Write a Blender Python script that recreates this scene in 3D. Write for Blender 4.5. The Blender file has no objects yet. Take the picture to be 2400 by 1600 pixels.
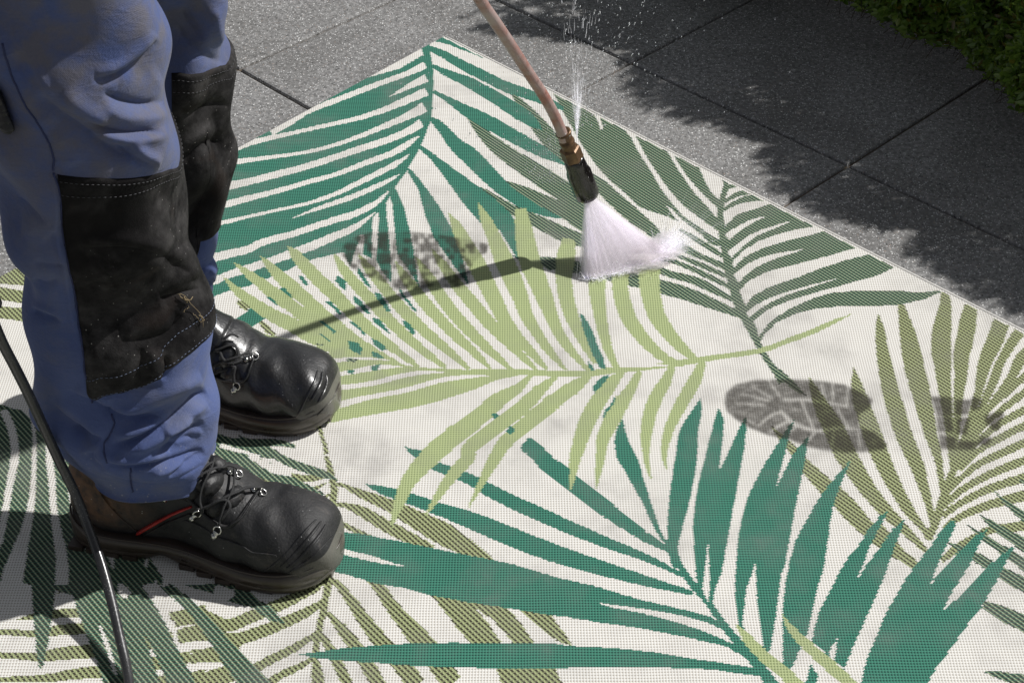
import bpy, bmesh, math, random
import numpy as np
from mathutils import Vector, Matrix
from mathutils.bvhtree import BVHTree
random.seed(7); rng = np.random.default_rng(7)
sc = bpy.context.scene
COL = sc.collection
R = math.radians
# ------------------------------------------------------------------ camera, light
CAM_H = 1.56; PITCH = R(38); FPX = 4336.0            # focal length in pixels of the 2400 px wide photograph
cam = bpy.data.objects.new('camera', bpy.data.cameras.new('camera')); COL.objects.link(cam)
cam.location = (0, 0, CAM_H); cam.rotation_euler = (R(90) - PITCH, 0, 0)
cam.data.sensor_width = 36; cam.data.lens = FPX / 2400 * 36
cam.data.clip_end = 500; cam.data.clip_start = 0.05
cam.data.dof.use_dof = False
sc.camera = cam
SUN_FROM = Vector((0.95, 0.36, 1.0)).normalized()
elev = math.asin(SUN_FROM.z)
azim = math.atan2(SUN_FROM.x, SUN_FROM.y)
w = bpy.data.worlds.new('World'); sc.world = w; w.use_nodes = True
nt = w.node_tree; bg = nt.nodes['Background']
sky = nt.nodes.new('ShaderNodeTexSky'); sky.sky_type = 'NISHITA'; sky.sun_disc = False
sky.sun_elevation = elev; sky.sun_rotation = azim
hs = nt.nodes.new('ShaderNodeHueSaturation'); hs.inputs['Saturation'].default_value = .28     # pale, milky summer sky
nt.links.new(sky.outputs[0], hs.inputs['Color']); nt.links.new(hs.outputs[0], bg.inputs[0]); bg.inputs[1].default_value = 0.060
sl = bpy.data.lights.new('sun', 'SUN'); sl.energy = 4.7; sl.angle = R(1.1); sl.color = (1.0, 0.98, 0.955)
so = bpy.data.objects.new('sun', sl); COL.objects.link(so)
so.rotation_euler = SUN_FROM.to_track_quat('Z', 'Y').to_euler(); so.location = (3, 2, 4)
sc.view_settings.view_transform = 'Standard'; sc.view_settings.look = 'None'
sc.cycles.transparent_max_bounces = 64; sc.cycles.volume_bounces = 6
sc.view_settings.exposure = 0.05; sc.view_settings.gamma = 1.0; sc.view_settings.use_curve_mapping = False

# ------------------------------------------------------------------ helpers
def ray(u, v):
    a = (u - 1200) / FPX; b = (v - 800) / FPX
    return np.array([a, math.cos(PITCH) - b * math.sin(PITCH), -math.sin(PITCH) - b * math.cos(PITCH)])
def G(u, v, z=0.0):                       # photo pixel -> point at height z
    r = ray(u, v); t = (z - CAM_H) / r[2]
    return np.array([0, 0, CAM_H]) + t * r
def onY(u, v, Y):                         # photo pixel -> point in the vertical plane y = Y
    r = ray(u, v); return np.array([0, 0, CAM_H]) + Y / r[1] * r
def proj(p):                              # points (..., 3) -> photo pixels and depth
    p = np.asarray(p, float); x = p[..., 0]; y = p[..., 1]; z = p[..., 2] - CAM_H
    d = y * math.cos(PITCH) - z * math.sin(PITCH); q = -(y * math.sin(PITCH) + z * math.cos(PITCH))
    return 1200 + FPX * x / d, 800 + FPX * q / d, d

def tag(o, label=None, cat=None, group=None, kind=None):
    if label: o['label'] = label
    if cat: o['category'] = cat
    if group: o['group'] = group
    if kind: o['kind'] = kind
    return o
def empty(name, loc=(0, 0, 0), rz=0.0):
    o = bpy.data.objects.new(name, None); COL.objects.link(o); o.location = loc; o.rotation_euler = (0, 0, rz)
    o.empty_display_size = 0.05; return o
def mesh_obj(name, V, F, mat=None, parent=None, smooth=True, world=True):
    me = bpy.data.meshes.new(name)
    me.from_pydata([tuple(map(float, v)) for v in V], [], [tuple(map(int, f)) for f in F])
    me.update()
    if smooth: me.polygons.foreach_set('use_smooth', [True] * len(me.polygons))
    if mat: me.materials.append(mat)
    o = bpy.data.objects.new(name, me); COL.objects.link(o)
    if parent:
        o.parent = parent
        if world: o.matrix_parent_inverse = parent_matrix(parent).inverted()
    return o
def parent_matrix(o):
    m = Matrix.LocRotScale(o.location, o.rotation_euler, o.scale)
    if o.parent: m = parent_matrix(o.parent) @ o.matrix_parent_inverse @ m
    return m
class MB:
    def __init__(s): s.V = []; s.F = []
    def add(s, V, F):
        n = len(s.V); s.V += [tuple(v) for v in V]; s.F += [tuple(i + n for i in f) for f in F]
    def obj(s, name, mat, parent=None, smooth=True): return mesh_obj(name, s.V, s.F, mat, parent, smooth)
def catmull(P, n):
    P = np.asarray(P, float); m = len(P)
    if m < 3:
        t = np.linspace(0, 1, n)[:, None]; return P[0] * (1 - t) + P[-1] * t
    Q = np.vstack([2 * P[0] - P[1], P, 2 * P[-1] - P[-2]]); out = []
    for t in np.linspace(0, m - 1 - 1e-9, n):
        i = int(t); f = t - i; a, b, c, d = Q[i], Q[i + 1], Q[i + 2], Q[i + 3]
        out.append(0.5 * ((2 * b) + (c - a) * f + (2 * a - 5 * b + 4 * c - d) * f * f + (3 * b - a - 3 * c + d) * f ** 3))
    return np.array(out)
def tube(pts, rad, n=10, caps=True, flat=1.0, up=None):
    pts = np.asarray(pts, float); m = len(pts)
    rad = np.full(m, rad) if np.isscalar(rad) else np.asarray(rad, float)
    T = np.gradient(pts, axis=0); T /= np.linalg.norm(T, axis=1)[:, None] + 1e-12
    u = np.array(up if up is not None else ((0, 0, 1) if abs(T[0][2]) < .9 else (1, 0, 0)), float)
    V = []; F = []
    for i in range(m):
        if i and up is None: u = n1
        s = np.cross(T[i], u); s /= np.linalg.norm(s) + 1e-12
        n1 = np.cross(s, T[i])
        for k in range(n):
            a = 2 * math.pi * k / n
            V.append(pts[i] + rad[i] * (math.cos(a) * s + flat * math.sin(a) * n1))
    for i in range(m - 1):
        for k in range(n):
            F.append((i * n + k, i * n + (k + 1) % n, (i + 1) * n + (k + 1) % n, (i + 1) * n + k))
    if caps:
        F.append(tuple(range(n))[::-1]); F.append(tuple((m - 1) * n + k for k in range(n)))
    return V, F
def grid_faces(nv, na, wrap=True):
    F = []
    for i in range(nv - 1):
        for k in range(na if wrap else na - 1):
            k2 = (k + 1) % na
            F.append((i * na + k, i * na + k2, (i + 1) * na + k2, (i + 1) * na + k))
    return F

# ------------------------------------------------------------------ node helper
class NT:
    def __init__(s, name):
        s.m = bpy.data.materials.new(name); s.m.use_nodes = True; s.t = s.m.node_tree
        s.b = s.t.nodes['Principled BSDF']; s.out = s.t.nodes['Material Output']
    def n(s, typ, **kw):
        nd = s.t.nodes.new('ShaderNode' + typ)
        for k, v in kw.items(): setattr(nd, k, v)
        return nd
    def L(s, a, b): s.t.links.new(a, b)
    def put(s, sock, v):
        if isinstance(v, bpy.types.NodeSocket): s.L(v, sock)
        else: sock.default_value = v
    def math(s, op, a, b=None, c=None, clamp=False):
        nd = s.n('Math', operation=op, use_clamp=clamp); s.put(nd.inputs[0], a)
        if b is not None: s.put(nd.inputs[1], b)
        if c is not None: s.put(nd.inputs[2], c)
        return nd.outputs[0]
    def mix(s, f, a, b, blend='MIX'):
        nd = s.n('Mix', data_type='RGBA', blend_type=blend); s.put(nd.inputs[0], f)
        s.put(nd.inputs[6], a if not isinstance(a, tuple) else (*a, 1)); s.put(nd.inputs[7], b if not isinstance(b, tuple) else (*b, 1))
        return nd.outputs[2]
    def coord(s, scale=(1, 1, 1), kind='Object', rot=(0, 0, 0)):
        tc = s.n('TexCoord'); mp = s.n('Mapping'); s.L(tc.outputs[kind], mp.inputs[0])
        mp.inputs['Scale'].default_value = scale; mp.inputs['Rotation'].default_value = rot; return mp.outputs[0]
    def noise(s, vec, scale, detail=3, rough=.55, dist=0):
        nd = s.n('TexNoise'); s.L(vec, nd.inputs['Vector']); nd.inputs['Scale'].default_value = scale
        nd.inputs['Detail'].default_value = detail; nd.inputs['Roughness'].default_value = rough
        nd.inputs['Distortion'].default_value = dist; return nd.outputs['Fac']
    def voro(s, vec, scale, feature='F1', out='Distance', rnd=1.0):
        nd = s.n('TexVoronoi', feature=feature); s.L(vec, nd.inputs['Vector']); nd.inputs['Scale'].default_value = scale
        nd.inputs['Randomness'].default_value = rnd; return nd.outputs[out]
    def ramp(s, f, lo, hi, a=0.0, b=1.0):
        nd = s.n('MapRange', clamp=True); s.put(nd.inputs[0], f); nd.inputs[1].default_value = lo; nd.inputs[2].default_value = hi
        nd.inputs[3].default_value = a; nd.inputs[4].default_value = b; return nd.outputs[0]
    def bump(s, h, strength=.5, dist=.001, nrm=None):
        nd = s.n('Bump'); s.L(h, nd.inputs['Height']); nd.inputs['Strength'].default_value = strength
        nd.inputs['Distance'].default_value = dist
        if nrm is not None: s.L(nrm, nd.inputs['Normal'])
        s.L(nd.outputs[0], s.b.inputs['Normal']); return nd.outputs[0]
    def set(s, **kw):
        for k, v in kw.items():
            s.put(s.b.inputs[k.replace('_', ' ')], (*v, 1) if isinstance(v, tuple) and len(v) == 3 else v)
        return s
def simple(name, col, rough=.5, metal=0.0, bump=None, var=0.15):
    m = NT(name); c = m.coord()
    n = m.noise(c, 60, 4); m.set(Base_Color=m.mix(m.math('MULTIPLY', n, 1.0), tuple(x * (1 - var * 2) for x in col), tuple(min(1, x * (1 + var)) for x in col)), Roughness=rough, Metallic=metal)
    if bump: m.bump(m.noise(c, bump[0], 5), bump[1], bump[2])
    return m.m

# ------------------------------------------------------------------ materials
def mat_slab():
    m = NT('aggregate_slab')
    geo = m.n('NewGeometry'); mp = m.n('Mapping'); m.L(geo.outputs['Position'], mp.inputs[0]); c = mp.outputs[0]
    n1 = m.noise(c, 3.2, 5, .6); n2 = m.noise(c, 140, 4, .65); n3 = m.noise(c, 22, 4, .6)
    v1 = m.voro(c, 260); vc = m.voro(c, 260, out='Color'); v2 = m.voro(c, 520); vc2 = m.voro(c, 520, out='Color')
    s1 = m.n('SeparateColor'); m.L(vc, s1.inputs[0]); s2 = m.n('SeparateColor'); m.L(vc2, s2.inputs[0])
    base = m.mix(m.ramp(n1, .3, .7), (.195, .190, .183), (.282, .275, .266))
    oi = m.n('ObjectInfo')
    base = m.mix(m.math('MULTIPLY', oi.outputs['Random'], .6), base, (.17, .168, .165))
    base = m.mix(m.ramp(n2, .35, .68), m.mix(.55, base, (.055, .055, .055)), m.mix(.4, base, (.48, .475, .47)))
    base = m.mix(m.math('MULTIPLY', m.ramp(m.noise(c, 5.5, 5, .6, .4), .40, .66), .5), base, (.10, .096, .090))
    # grains: pale quartz chips, dark chips and a few rusty ones
    chip = m.math('MULTIPLY', m.ramp(v1, .42, .30), m.ramp(s1.outputs[0], .82, .86))
    base = m.mix(chip, base, m.mix(s1.outputs[1], (.36, .36, .36), (.74, .74, .72)))
    chipd = m.math('MULTIPLY', m.ramp(v1, .45, .3), m.ramp(s1.outputs[0], .12, .08))
    base = m.mix(m.math('MULTIPLY', chipd, .8), base, (.03, .03, .03))
    chip2 = m.math('MULTIPLY', m.ramp(v2, .45, .3), m.ramp(s2.outputs[0], .87, .9))
    base = m.mix(chip2, base, m.mix(m.ramp(s2.outputs[1], .75, .8), (.75, .75, .74), (.40, .29, .22)))
    m.set(Base_Color=base, Roughness=m.mix(chip, (.62, .62, .62), (.18, .18, .18)))
    m.b.inputs['Specular IOR Level'].default_value = .4
    h = m.math('ADD', m.math('MULTIPLY', n2, .6), m.math('ADD', m.math('MULTIPLY', v1, -.5), m.math('MULTIPLY', chip, .5)))
    m.bump(h, .55, .0016); return m.m
def mat_sand():
    m = NT('joint_sand'); c = m.coord(); n = m.noise(c, 300, 4)
    n2 = m.noise(c, 9, 3)
    m.set(Base_Color=m.mix(n2, m.mix(n, (.045, .042, .038), (.12, .108, .095)), m.mix(n, (.06, .040, .022), (.16, .105, .055))), Roughness=.95); m.bump(n, .6, .002); return m.m
def mat_rug():
    m = NT('woven_palm_rug')
    geo = m.n('NewGeometry'); sx = m.n('SeparateXYZ'); m.L(geo.outputs['Position'], sx.inputs[0])
    mp = m.n('Mapping'); m.L(geo.outputs['Position'], mp.inputs[0]); c = mp.outputs[0]
    wob = m.noise(c, 9, 2); wob2 = m.noise(c, 120, 2)
    u = m.math('DIVIDE', m.math('ADD', sx.outputs[0], m.math('MULTIPLY', m.math('SUBTRACT', wob, .5), .0035)), .0034)
    v = m.math('DIVIDE', m.math('ADD', sx.outputs[1], m.math('MULTIPLY', m.math('SUBTRACT', wob, .5), -.004)), .0042)
    att = m.n('Attribute'); att.attribute_name = 'yarn'; cls = att.outputs['Fac']
    def eq(k): return m.math('COMPARE', cls, float(k), .4)
    cu = m.math('COSINE', m.math('MULTIPLY', u, 2 * math.pi)); cv = m.math('COSINE', m.math('MULTIPLY', v, 2 * math.pi))
    hole = m.ramp(m.math('ADD', cu, cv), .0, 1.3)           # small gaps where the stitches meet
    rowg = m.ramp(cv, .35, 1.0)                              # shallow groove between the rows
    d = m.math('FRACT', m.math('DIVIDE', m.math('ADD', u, m.math('MULTIPLY', v, 1.0)), 2.0))
    brk = m.ramp(m.math('ABSOLUTE', m.math('SINE', m.math('MULTIPLY', v, math.pi))), .18, .42)
    dash = m.math('MULTIPLY', m.ramp(m.math('ABSOLUTE', m.math('SUBTRACT', d, .25)), .29, .20), brk)
    dash2 = m.math('MULTIPLY', m.ramp(m.math('ABSOLUTE', m.math('SUBTRACT', d, .78)), .17, .09), brk)
    cream = m.mix(hole, (.735, .722, .68), (.42, .385, .33))
    cream = m.mix(m.math('MULTIPLY', rowg, .14), cream, (.4, .38, .35))
    dg = m.mix(hole, (.052, .215, .150), (.004, .028, .024)); dg = m.mix(m.math('MULTIPLY', rowg, .55), dg, (.018, .070, .052))
    lg = m.mix(hole, (.405, .470, .235), (.17, .21, .085)); lg = m.mix(m.math('MULTIPLY', rowg, .30), lg, (.22, .27, .12))
    c3 = m.mix(dash2, (.048, .150, .100), (.36, .37, .23)); c3 = m.mix(dash, c3, (.030, .030, .024))
    c4 = m.mix(dash, (.355, .400, .200), (.026, .021, .016)); c4 = m.mix(m.math('MULTIPLY', hole, .5), c4, (.1, .1, .05))
    col = cream
    for k, cc in ((1, dg), (2, lg), (3, c3), (4, c4)): col = m.mix(eq(k), col, cc)
    # trodden-in dirt, fibre variation
    n1 = m.noise(c, 7, 5, .62); n2 = m.noise(c, 26, 4, .6); nf = m.noise(c, 900, 3)
    dirt = m.math('MULTIPLY', m.ramp(n1, .44, .66), m.ramp(n2, .30, .62))
    col = m.mix(m.math('MULTIPLY', dirt, .85), col, m.mix(.45, col, (.20, .19, .18)))
    col = m.mix(m.math('MULTIPLY', m.math('SUBTRACT', nf, .35), .5), col, m.mix(1.0, col, (.72, .72, .72), 'MULTIPLY'))
    m.set(Base_Color=col, Roughness=.85); m.b.inputs['Specular IOR Level'].default_value = .25
    h = m.math('ADD', m.math('MULTIPLY', m.math('ADD', cu, cv), -.25), m.math('MULTIPLY', wob2, .2))
    b1 = m.bump(h, .5, .0007)
    nb = m.n('Bump'); m.L(m.noise(c, 5, 3), nb.inputs['Height']); nb.inputs['Strength'].default_value = .5; nb.inputs['Distance'].default_value = .01
    m.L(nb.outputs[0], b1.node.inputs['Normal'])
    return m.m
def mat_denim():
    m = NT('blue_work_cloth'); c = m.coord()
    n1 = m.noise(c, 5, 5, .6); n2 = m.noise(c, 30, 4, .6); nf = m.noise(c, 500, 3); n4 = m.noise(c, 12, 4, .65, .6)
    col = m.mix(n1, (.058, .082, .200), (.088, .120, .262))
    col = m.mix(m.math('MULTIPLY', m.ramp(n4, .46, .68), .5), col, (.150, .155, .190))
    sx = m.n('SeparateXYZ'); m.L(m.coord(), sx.inputs[0])
    up = m.ramp(sx.outputs[2], .42, .60)      # kneeling grime on the thighs
    col = m.mix(m.math('MULTIPLY', m.math('MULTIPLY', m.ramp(n2, .36, .62), up), .7), col, (.135, .122, .118))
    low = m.ramp(sx.outputs[2], .22, .08)     # splashes near the hem
    sp = m.math('MULTIPLY', m.ramp(m.voro(c, 160), .22, .12), m.ramp(n2, .5, .62))
    col = m.mix(m.math('MULTIPLY', m.math('MULTIPLY', sp, low), .9), col, (.34, .33, .32))
    col = m.mix(m.math('MULTIPLY', m.math('SUBTRACT', nf, .3), .6), col, m.mix(1.0, col, (.55, .58, .66), 'MULTIPLY'))
    m.set(Base_Color=col, Roughness=.8); m.b.inputs['Specular IOR Level'].default_value = .2
    m.b.inputs['Sheen Weight'].default_value = .08; m.b.inputs['Sheen Roughness'].default_value = .5
    mp = m.coord((1, 1, 1), rot=(0, R(40), 0)); wv = m.n('TexWave'); m.L(mp, wv.inputs[0]); wv.inputs['Scale'].default_value = 260; wv.inputs['Distortion'].default_value = .6
    wr = m.noise(m.coord((1, 1, 2.6), rot=(0, R(18), 0)), 16, 4, .62, 1.6); rid = m.math('ABSOLUTE', m.math('SUBTRACT', wr, .5))
    h = m.math('ADD', m.math('MULTIPLY', wv.outputs['Fac'], .05), m.math('ADD', m.math('MULTIPLY', nf, .3), m.math('ADD', m.math('MULTIPLY', n2, .7), m.math('MULTIPLY', rid, 1.6))))
    m.bump(h, .55, .0022); return m.m
def mat_pad():
    m = NT('black_patch_cloth'); c = m.coord()
    n1 = m.noise(c, 6, 5, .65, .5); n2 = m.noise(c, 35, 5, .65); nf = m.noise(c, 600, 3)
    col = m.mix(n2, (.0045, .0042, .0045), (.0115, .0105, .0110))
    col = m.mix(m.math('MULTIPLY', m.ramp(n1, .42, .62), m.ramp(n2, .34, .72)), col, (.082, .078, .077))
    n3 = m.noise(c, 11, 3, .5, 1.0)
    col = m.mix(m.math('MULTIPLY', m.ramp(n3, .62, .8), .3), col, (.045, .026, .016))
    sp = m.ramp(m.voro(c, 130), .10, .05)
    col = m.mix(m.math('MULTIPLY', sp, m.ramp(n1, .45, .6)), col, (.45, .43, .40))
    m.set(Base_Color=col, Roughness=.78); m.b.inputs['Specular IOR Level'].default_value = .10
    mp = m.coord((1, 1, 1), rot=(0, R(-50), 0)); wv = m.n('TexWave'); m.L(mp, wv.inputs[0]); wv.inputs['Scale'].default_value = 230; wv.inputs['Distortion'].default_value = .5
    m.bump(m.math('ADD', m.math('MULTIPLY', wv.outputs['Fac'], .12), m.math('ADD', m.math('MULTIPLY', nf, .4), m.math('MULTIPLY', n2, 1.3))), .5, .0022); return m.m
def mat_leather(name, wet=0.0):
    m = NT(name); c = m.coord()
    n1 = m.noise(c, 12, 5, .6); n2 = m.noise(c, 60, 5, .65); nf = m.noise(c, 420, 4, .7); vv = m.voro(c, 330)
    sx = m.n('SeparateXYZ'); m.L(c, sx.inputs[0])
    col = m.mix(n1, (.005, .005, .0055), (.017, .017, .018))
    dust = m.math('MULTIPLY', m.ramp(n1, .50, .75), m.ramp(n2, .35, .7))
    col = m.mix(m.math('MULTIPLY', dust, .6 - .3 * wet), col, (.075, .072, .070))
    heel = m.math('MULTIPLY', m.ramp(sx.outputs[0], .120, .04), m.ramp(n2, .32, .60))
    heel = m.math('MULTIPLY', heel, m.ramp(sx.outputs[2], .03, .06))
    col = m.mix(m.math('MULTIPLY', heel, .9), col, (.150, .078, .042))
    scf = m.noise(m.coord((1, 2.2, 1)), 38, 5, .7, 1.2)
    col = m.mix(m.math('MULTIPLY', m.ramp(scf, .58, .68), .35 - .15 * wet), col, (.085, .072, .062))
    lim = m.math('ADD', m.math('MULTIPLY', m.math('SUBTRACT', sx.outputs[0], .225), .40), .014)     # moulded rubber bumper round the toe
    bum = m.math('MULTIPLY', m.ramp(m.math('SUBTRACT', lim, sx.outputs[2]), -.0004, .0006), m.ramp(sx.outputs[0], .20, .202))
    col = m.mix(bum, col, m.mix(m.ramp(sx.outputs[0], .270, .312), (.022, .019, .016), m.mix(n1, (.085, .082, .070), (.14, .135, .115))))
    sp = m.math('MULTIPLY', m.ramp(m.voro(c, 140), .09, .05), m.ramp(n2, .48, .55))
    col = m.mix(m.math('MULTIPLY', sp, .7), col, (.5, .5, .5))
    m.set(Base_Color=col, Roughness=m.math('ADD', m.ramp(n1, .3, .75, (.42 - .16 * wet), (.72 - .24 * wet)), m.math('MULTIPLY', n2, .08)))
    m.b.inputs['Specular IOR Level'].default_value = .45
    if wet: m.b.inputs['Coat Weight'].default_value = .4; m.b.inputs['Coat Roughness'].default_value = .2
    h = m.math('ADD', m.math('MULTIPLY', nf, .35), m.math('ADD', m.math('MULTIPLY', vv, .35), m.math('MULTIPLY', n2, 1.6)))
    m.bump(h, .45, .0014); return m.m
def mat_sole():
    m = NT('worn_rubber_sole'); c = m.coord(); n1 = m.noise(c, 25, 4); n2 = m.noise(c, 120, 4)
    sx = m.n('SeparateXYZ'); m.L(c, sx.inputs[0])
    col = m.mix(n1, (.020, .014, .011), (.055, .040, .031))
    toe = m.math('MULTIPLY', m.ramp(sx.outputs[0], .262, .300), m.ramp(n1, .15, .55))
    col = m.mix(m.math('MULTIPLY', toe, .75), col, (.125, .120, .100))
    m.set(Base_Color=col, Roughness=m.ramp(n1, .3, .7, .22, .5)); m.bump(n2, .3, .0008); return m.m
def mat_hose():
    m = NT('black_rubber_hose'); c = m.coord(); n1 = m.noise(c, 20, 4); v = m.voro(c, 420)
    wv = m.n('TexWave'); wv.bands_direction = 'Z'; m.L(c, wv.inputs[0]); wv.inputs['Scale'].default_value = 140; wv.inputs['Distortion'].default_value = 1.5
    dr = m.math('MULTIPLY', m.ramp(v, .2, .1), m.ramp(n1, .42, .6))
    m.set(Base_Color=m.mix(dr, m.mix(n1, (.010, .010, .011), (.05, .05, .052)), (.4, .4, .4)), Roughness=m.ramp(n1, .35, .7, .22, .45))
    m.bump(m.math('ADD', m.math('MULTIPLY', wv.outputs['Fac'], .12), dr), .3, .0008); return m.m
def mat_lance():
    m = NT('weathered_lance_tube'); c = m.coord(); n1 = m.noise(c, 30, 5); n2 = m.noise(c, 200, 4)
    geo = m.n('NewGeometry')
    col = m.mix(m.ramp(n1, .35, .62), (.30, .125, .095), (.38, .29, .27))
    col = m.mix(m.ramp(n2, .66, .72), col, (.10, .055, .035))
    m.set(Base_Color=col, Roughness=.4, Metallic=0.0); m.bump(n2, .3, .0006); return m.m
def mat_brass():
    m = NT('tarnished_brass'); c = m.coord(); n1 = m.noise(c, 60, 5)
    m.set(Base_Color=m.mix(m.ramp(n1, .35, .7), (.070, .038, .020), (.22, .13, .065)), Roughness=m.ramp(n1, .3, .7, .55, .28), Metallic=.5); m.bump(n1, .4, .001); return m.m
def mat_nozzle():
    m = NT('scuffed_black_rubber'); c = m.coord(); n1 = m.noise(c, 50, 5); v = m.voro(c, 240)
    sx = m.n('SeparateXYZ'); m.L(c, sx.inputs[0])
    f = m.math('MULTIPLY', m.ramp(n1, .60, .7), .2)
    m.set(Base_Color=m.mix(f, (.006, .0045, .0045), (.09, .08, .09)), Roughness=m.ramp(n1, .3, .7, .12, .4))
    m.b.inputs['Coat Weight'].default_value = .35; m.b.inputs['Coat Roughness'].default_value = .08
    m.bump(m.math('ADD', n1, m.ramp(v, .25, .1)), .6, .0015); return m.m
def mat_leaf():
    m = NT('box_leaf'); geo = m.n('NewGeometry'); r = geo.outputs['Random Per Island']
    n = m.noise(m.coord(), 6, 3)
    col = m.mix(r, (.095, .185, .032), (.235, .33, .075))
    col = m.mix(m.ramp(r, .90, .93), col, (.135, .085, .018))
    col = m.mix(m.math('MULTIPLY', m.ramp(n, .45, .7), .4), col, (.03, .06, .012))
    m.set(Base_Color=col, Roughness=.26); m.b.inputs['Specular IOR Level'].default_value = .8
    tr = m.n('BsdfTranslucent'); m.L(m.mix(.5, col, (.30, .45, .05)), tr.inputs[0]); ms = m.n('MixShader'); ms.inputs[0].default_value = .5
    m.L(m.b.outputs[0], ms.inputs[1]); m.L(tr.outputs[0], ms.inputs[2]); m.L(ms.outputs[0], m.out.inputs[0]); return m.m
def mat_mud():
    m = NT('damp_mud_print'); att = m.n('Attribute'); att.attribute_name = 'mud'
    geo = m.n('NewGeometry'); mp = m.n('Mapping'); m.L(geo.outputs['Position'], mp.inputs[0])
    n = m.noise(mp.outputs[0], 90, 3); n2 = m.noise(mp.outputs[0], 420, 3)
    f = m.math('MULTIPLY', att.outputs['Fac'], m.ramp(n, .25, .6, .42, .66)); f = m.math('MULTIPLY', f, m.ramp(n2, .2, .55, .75, 1.0))
    tr = m.n('BsdfTransparent'); df = m.n('BsdfDiffuse'); df.inputs[0].default_value = (.055, .050, .043, 1)
    ms = m.n('MixShader'); m.L(f, ms.inputs[0]); m.L(tr.outputs[0], ms.inputs[1]); m.L(df.outputs[0], ms.inputs[2]); m.L(ms.outputs[0], m.out.inputs[0]); return m.m
def mat_drop(name='water_drop', alpha=1.0):
    m = NT(name)
    m.set(Base_Color=(.96, .98, 1.0), Roughness=.05); m.b.inputs['IOR'].default_value = 1.33; m.b.inputs['Transmission Weight'].default_value = .45
    return m.m
def mat_streak():
    m = NT('spray_streak'); tr = m.n('BsdfTransparent'); df = m.n('BsdfDiffuse'); df.inputs[0].default_value = (.80, .79, .82, 1)
    tl = m.n('BsdfTranslucent'); tl.inputs[0].default_value = (.60, .60, .63, 1)
    a = m.n('AddShader'); m.L(df.outputs[0], a.inputs[0]); m.L(tl.outputs[0], a.inputs[1])
    att = m.n('Attribute'); att.attribute_name = 'fade'
    ms = m.n('MixShader'); m.L(att.outputs['Fac'], ms.inputs[0]); m.L(tr.outputs[0], ms.inputs[1]); m.L(a.outputs[0], ms.inputs[2]); m.L(ms.outputs[0], m.out.inputs[0]); return m.m
M = dict(slab=mat_slab(), sand=mat_sand(), rug=mat_rug(), denim=mat_denim(), pad=mat_pad(), boot=mat_leather('dusty_black_leather'),
         bootw=mat_leather('wet_black_leather', 1.0), sole=mat_sole(), hose=mat_hose(), lance=mat_lance(), brass=mat_brass(), nozzle=mat_nozzle(),
         leaf=mat_leaf(), mud=mat_mud(), drop=mat_drop(), streak=mat_streak(),
         steel=simple('steel_hardware', (.62, .61, .58), .22, 1.0), lace=simple('black_lace', (.022, .022, .023), .8, 0, (900, .8, .001)),
         red=simple('red_piping', (.42, .018, .014), .45, 0, (200, .4, .001), .3), thread=simple('pale_thread', (.15, .18, .26), .8),
         greythread=simple('grey_thread', (.075, .075, .08), .85), darkthread=simple('navy_thread', (.03, .04, .11), .85), soil=simple('garden_soil', (.035, .028, .02), .95, 0, (40, .8, .01)),
         grip=simple('black_plastic', (.02, .02, .02), .4), skin=simple('skin', (.55, .32, .23), .5), jacket=simple('navy_jacket', (.04, .055, .14), .85),
         straw=simple('dry_straw', (.24, .18, .10), .8), wood=simple('twig_bark', (.06, .045, .03), .9), zip=simple('dark_pocket_trim', (.010, .010, .012), .5, 0, (300, .5, .001)),
         hem=simple('cream_hem', (.66, .64, .60), .85, 0, (700, .8, .001), .08), backing=simple('rug_backing', (.35, .33, .30), .9))
# ================================================================== PAVING
g = MB(); g.add([(-40, -40, -.045), (40, -40, -.045), (40, 40, -.045), (-40, 40, -.045)], [(0, 1, 2, 3)])
tag(g.obj('ground', M['soil'], None, False), kind='structure')
g = MB(); g.add([(-6, -6, -.006), (6, -6, -.006), (6, 9, -.006), (-6, 9, -.006)], [(0, 1, 2, 3)])
SP, SQ = 0.483, 0.4547
pav = tag(empty('patio_paving'), kind='structure')
mesh_obj('joint_filling', g.V, g.F, M['sand'], pav, False)
def slab_mesh():
    hx, hy = SP / 2 - .0021, SQ / 2 - .0021; c = .0042; V = []
    prof = [(0, -.05), (0, -.006), (.0012, -.0022), (c * .55, -.0008), (c * 1.4, 0)]
    for o, z in prof:
        V += [(-hx + o, -hy + o, z), (hx - o, -hy + o, z), (hx - o, hy - o, z), (-hx + o, hy - o, z)]
    F = [(i * 4 + k, i * 4 + (k + 1) % 4, i * 4 + 4 + (k + 1) % 4, i * 4 + 4 + k) for i in range(4) for k in range(4)] + [(16, 17, 18, 19)]
    me = bpy.data.meshes.new('paving_slab'); me.from_pydata(V, [], F); me.materials.append(M['slab']); return me
sm = slab_mesh(); s2 = math.sqrt(2)
for i in range(-6, 6):
    for j in range(-6, 6):
        p = 1.615 + SP * (i + .5); q = 1.358 + SQ * (j + .5)
        o = bpy.data.objects.new('paving_slab', sm); COL.objects.link(o); o.parent = pav
        o.location = ((p - q) / s2, (p + q) / s2, random.uniform(-.0012, 0))
        o.rotation_euler = (R(random.uniform(-.12, .12)), R(random.uniform(-.12, .12)), R(45))

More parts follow.
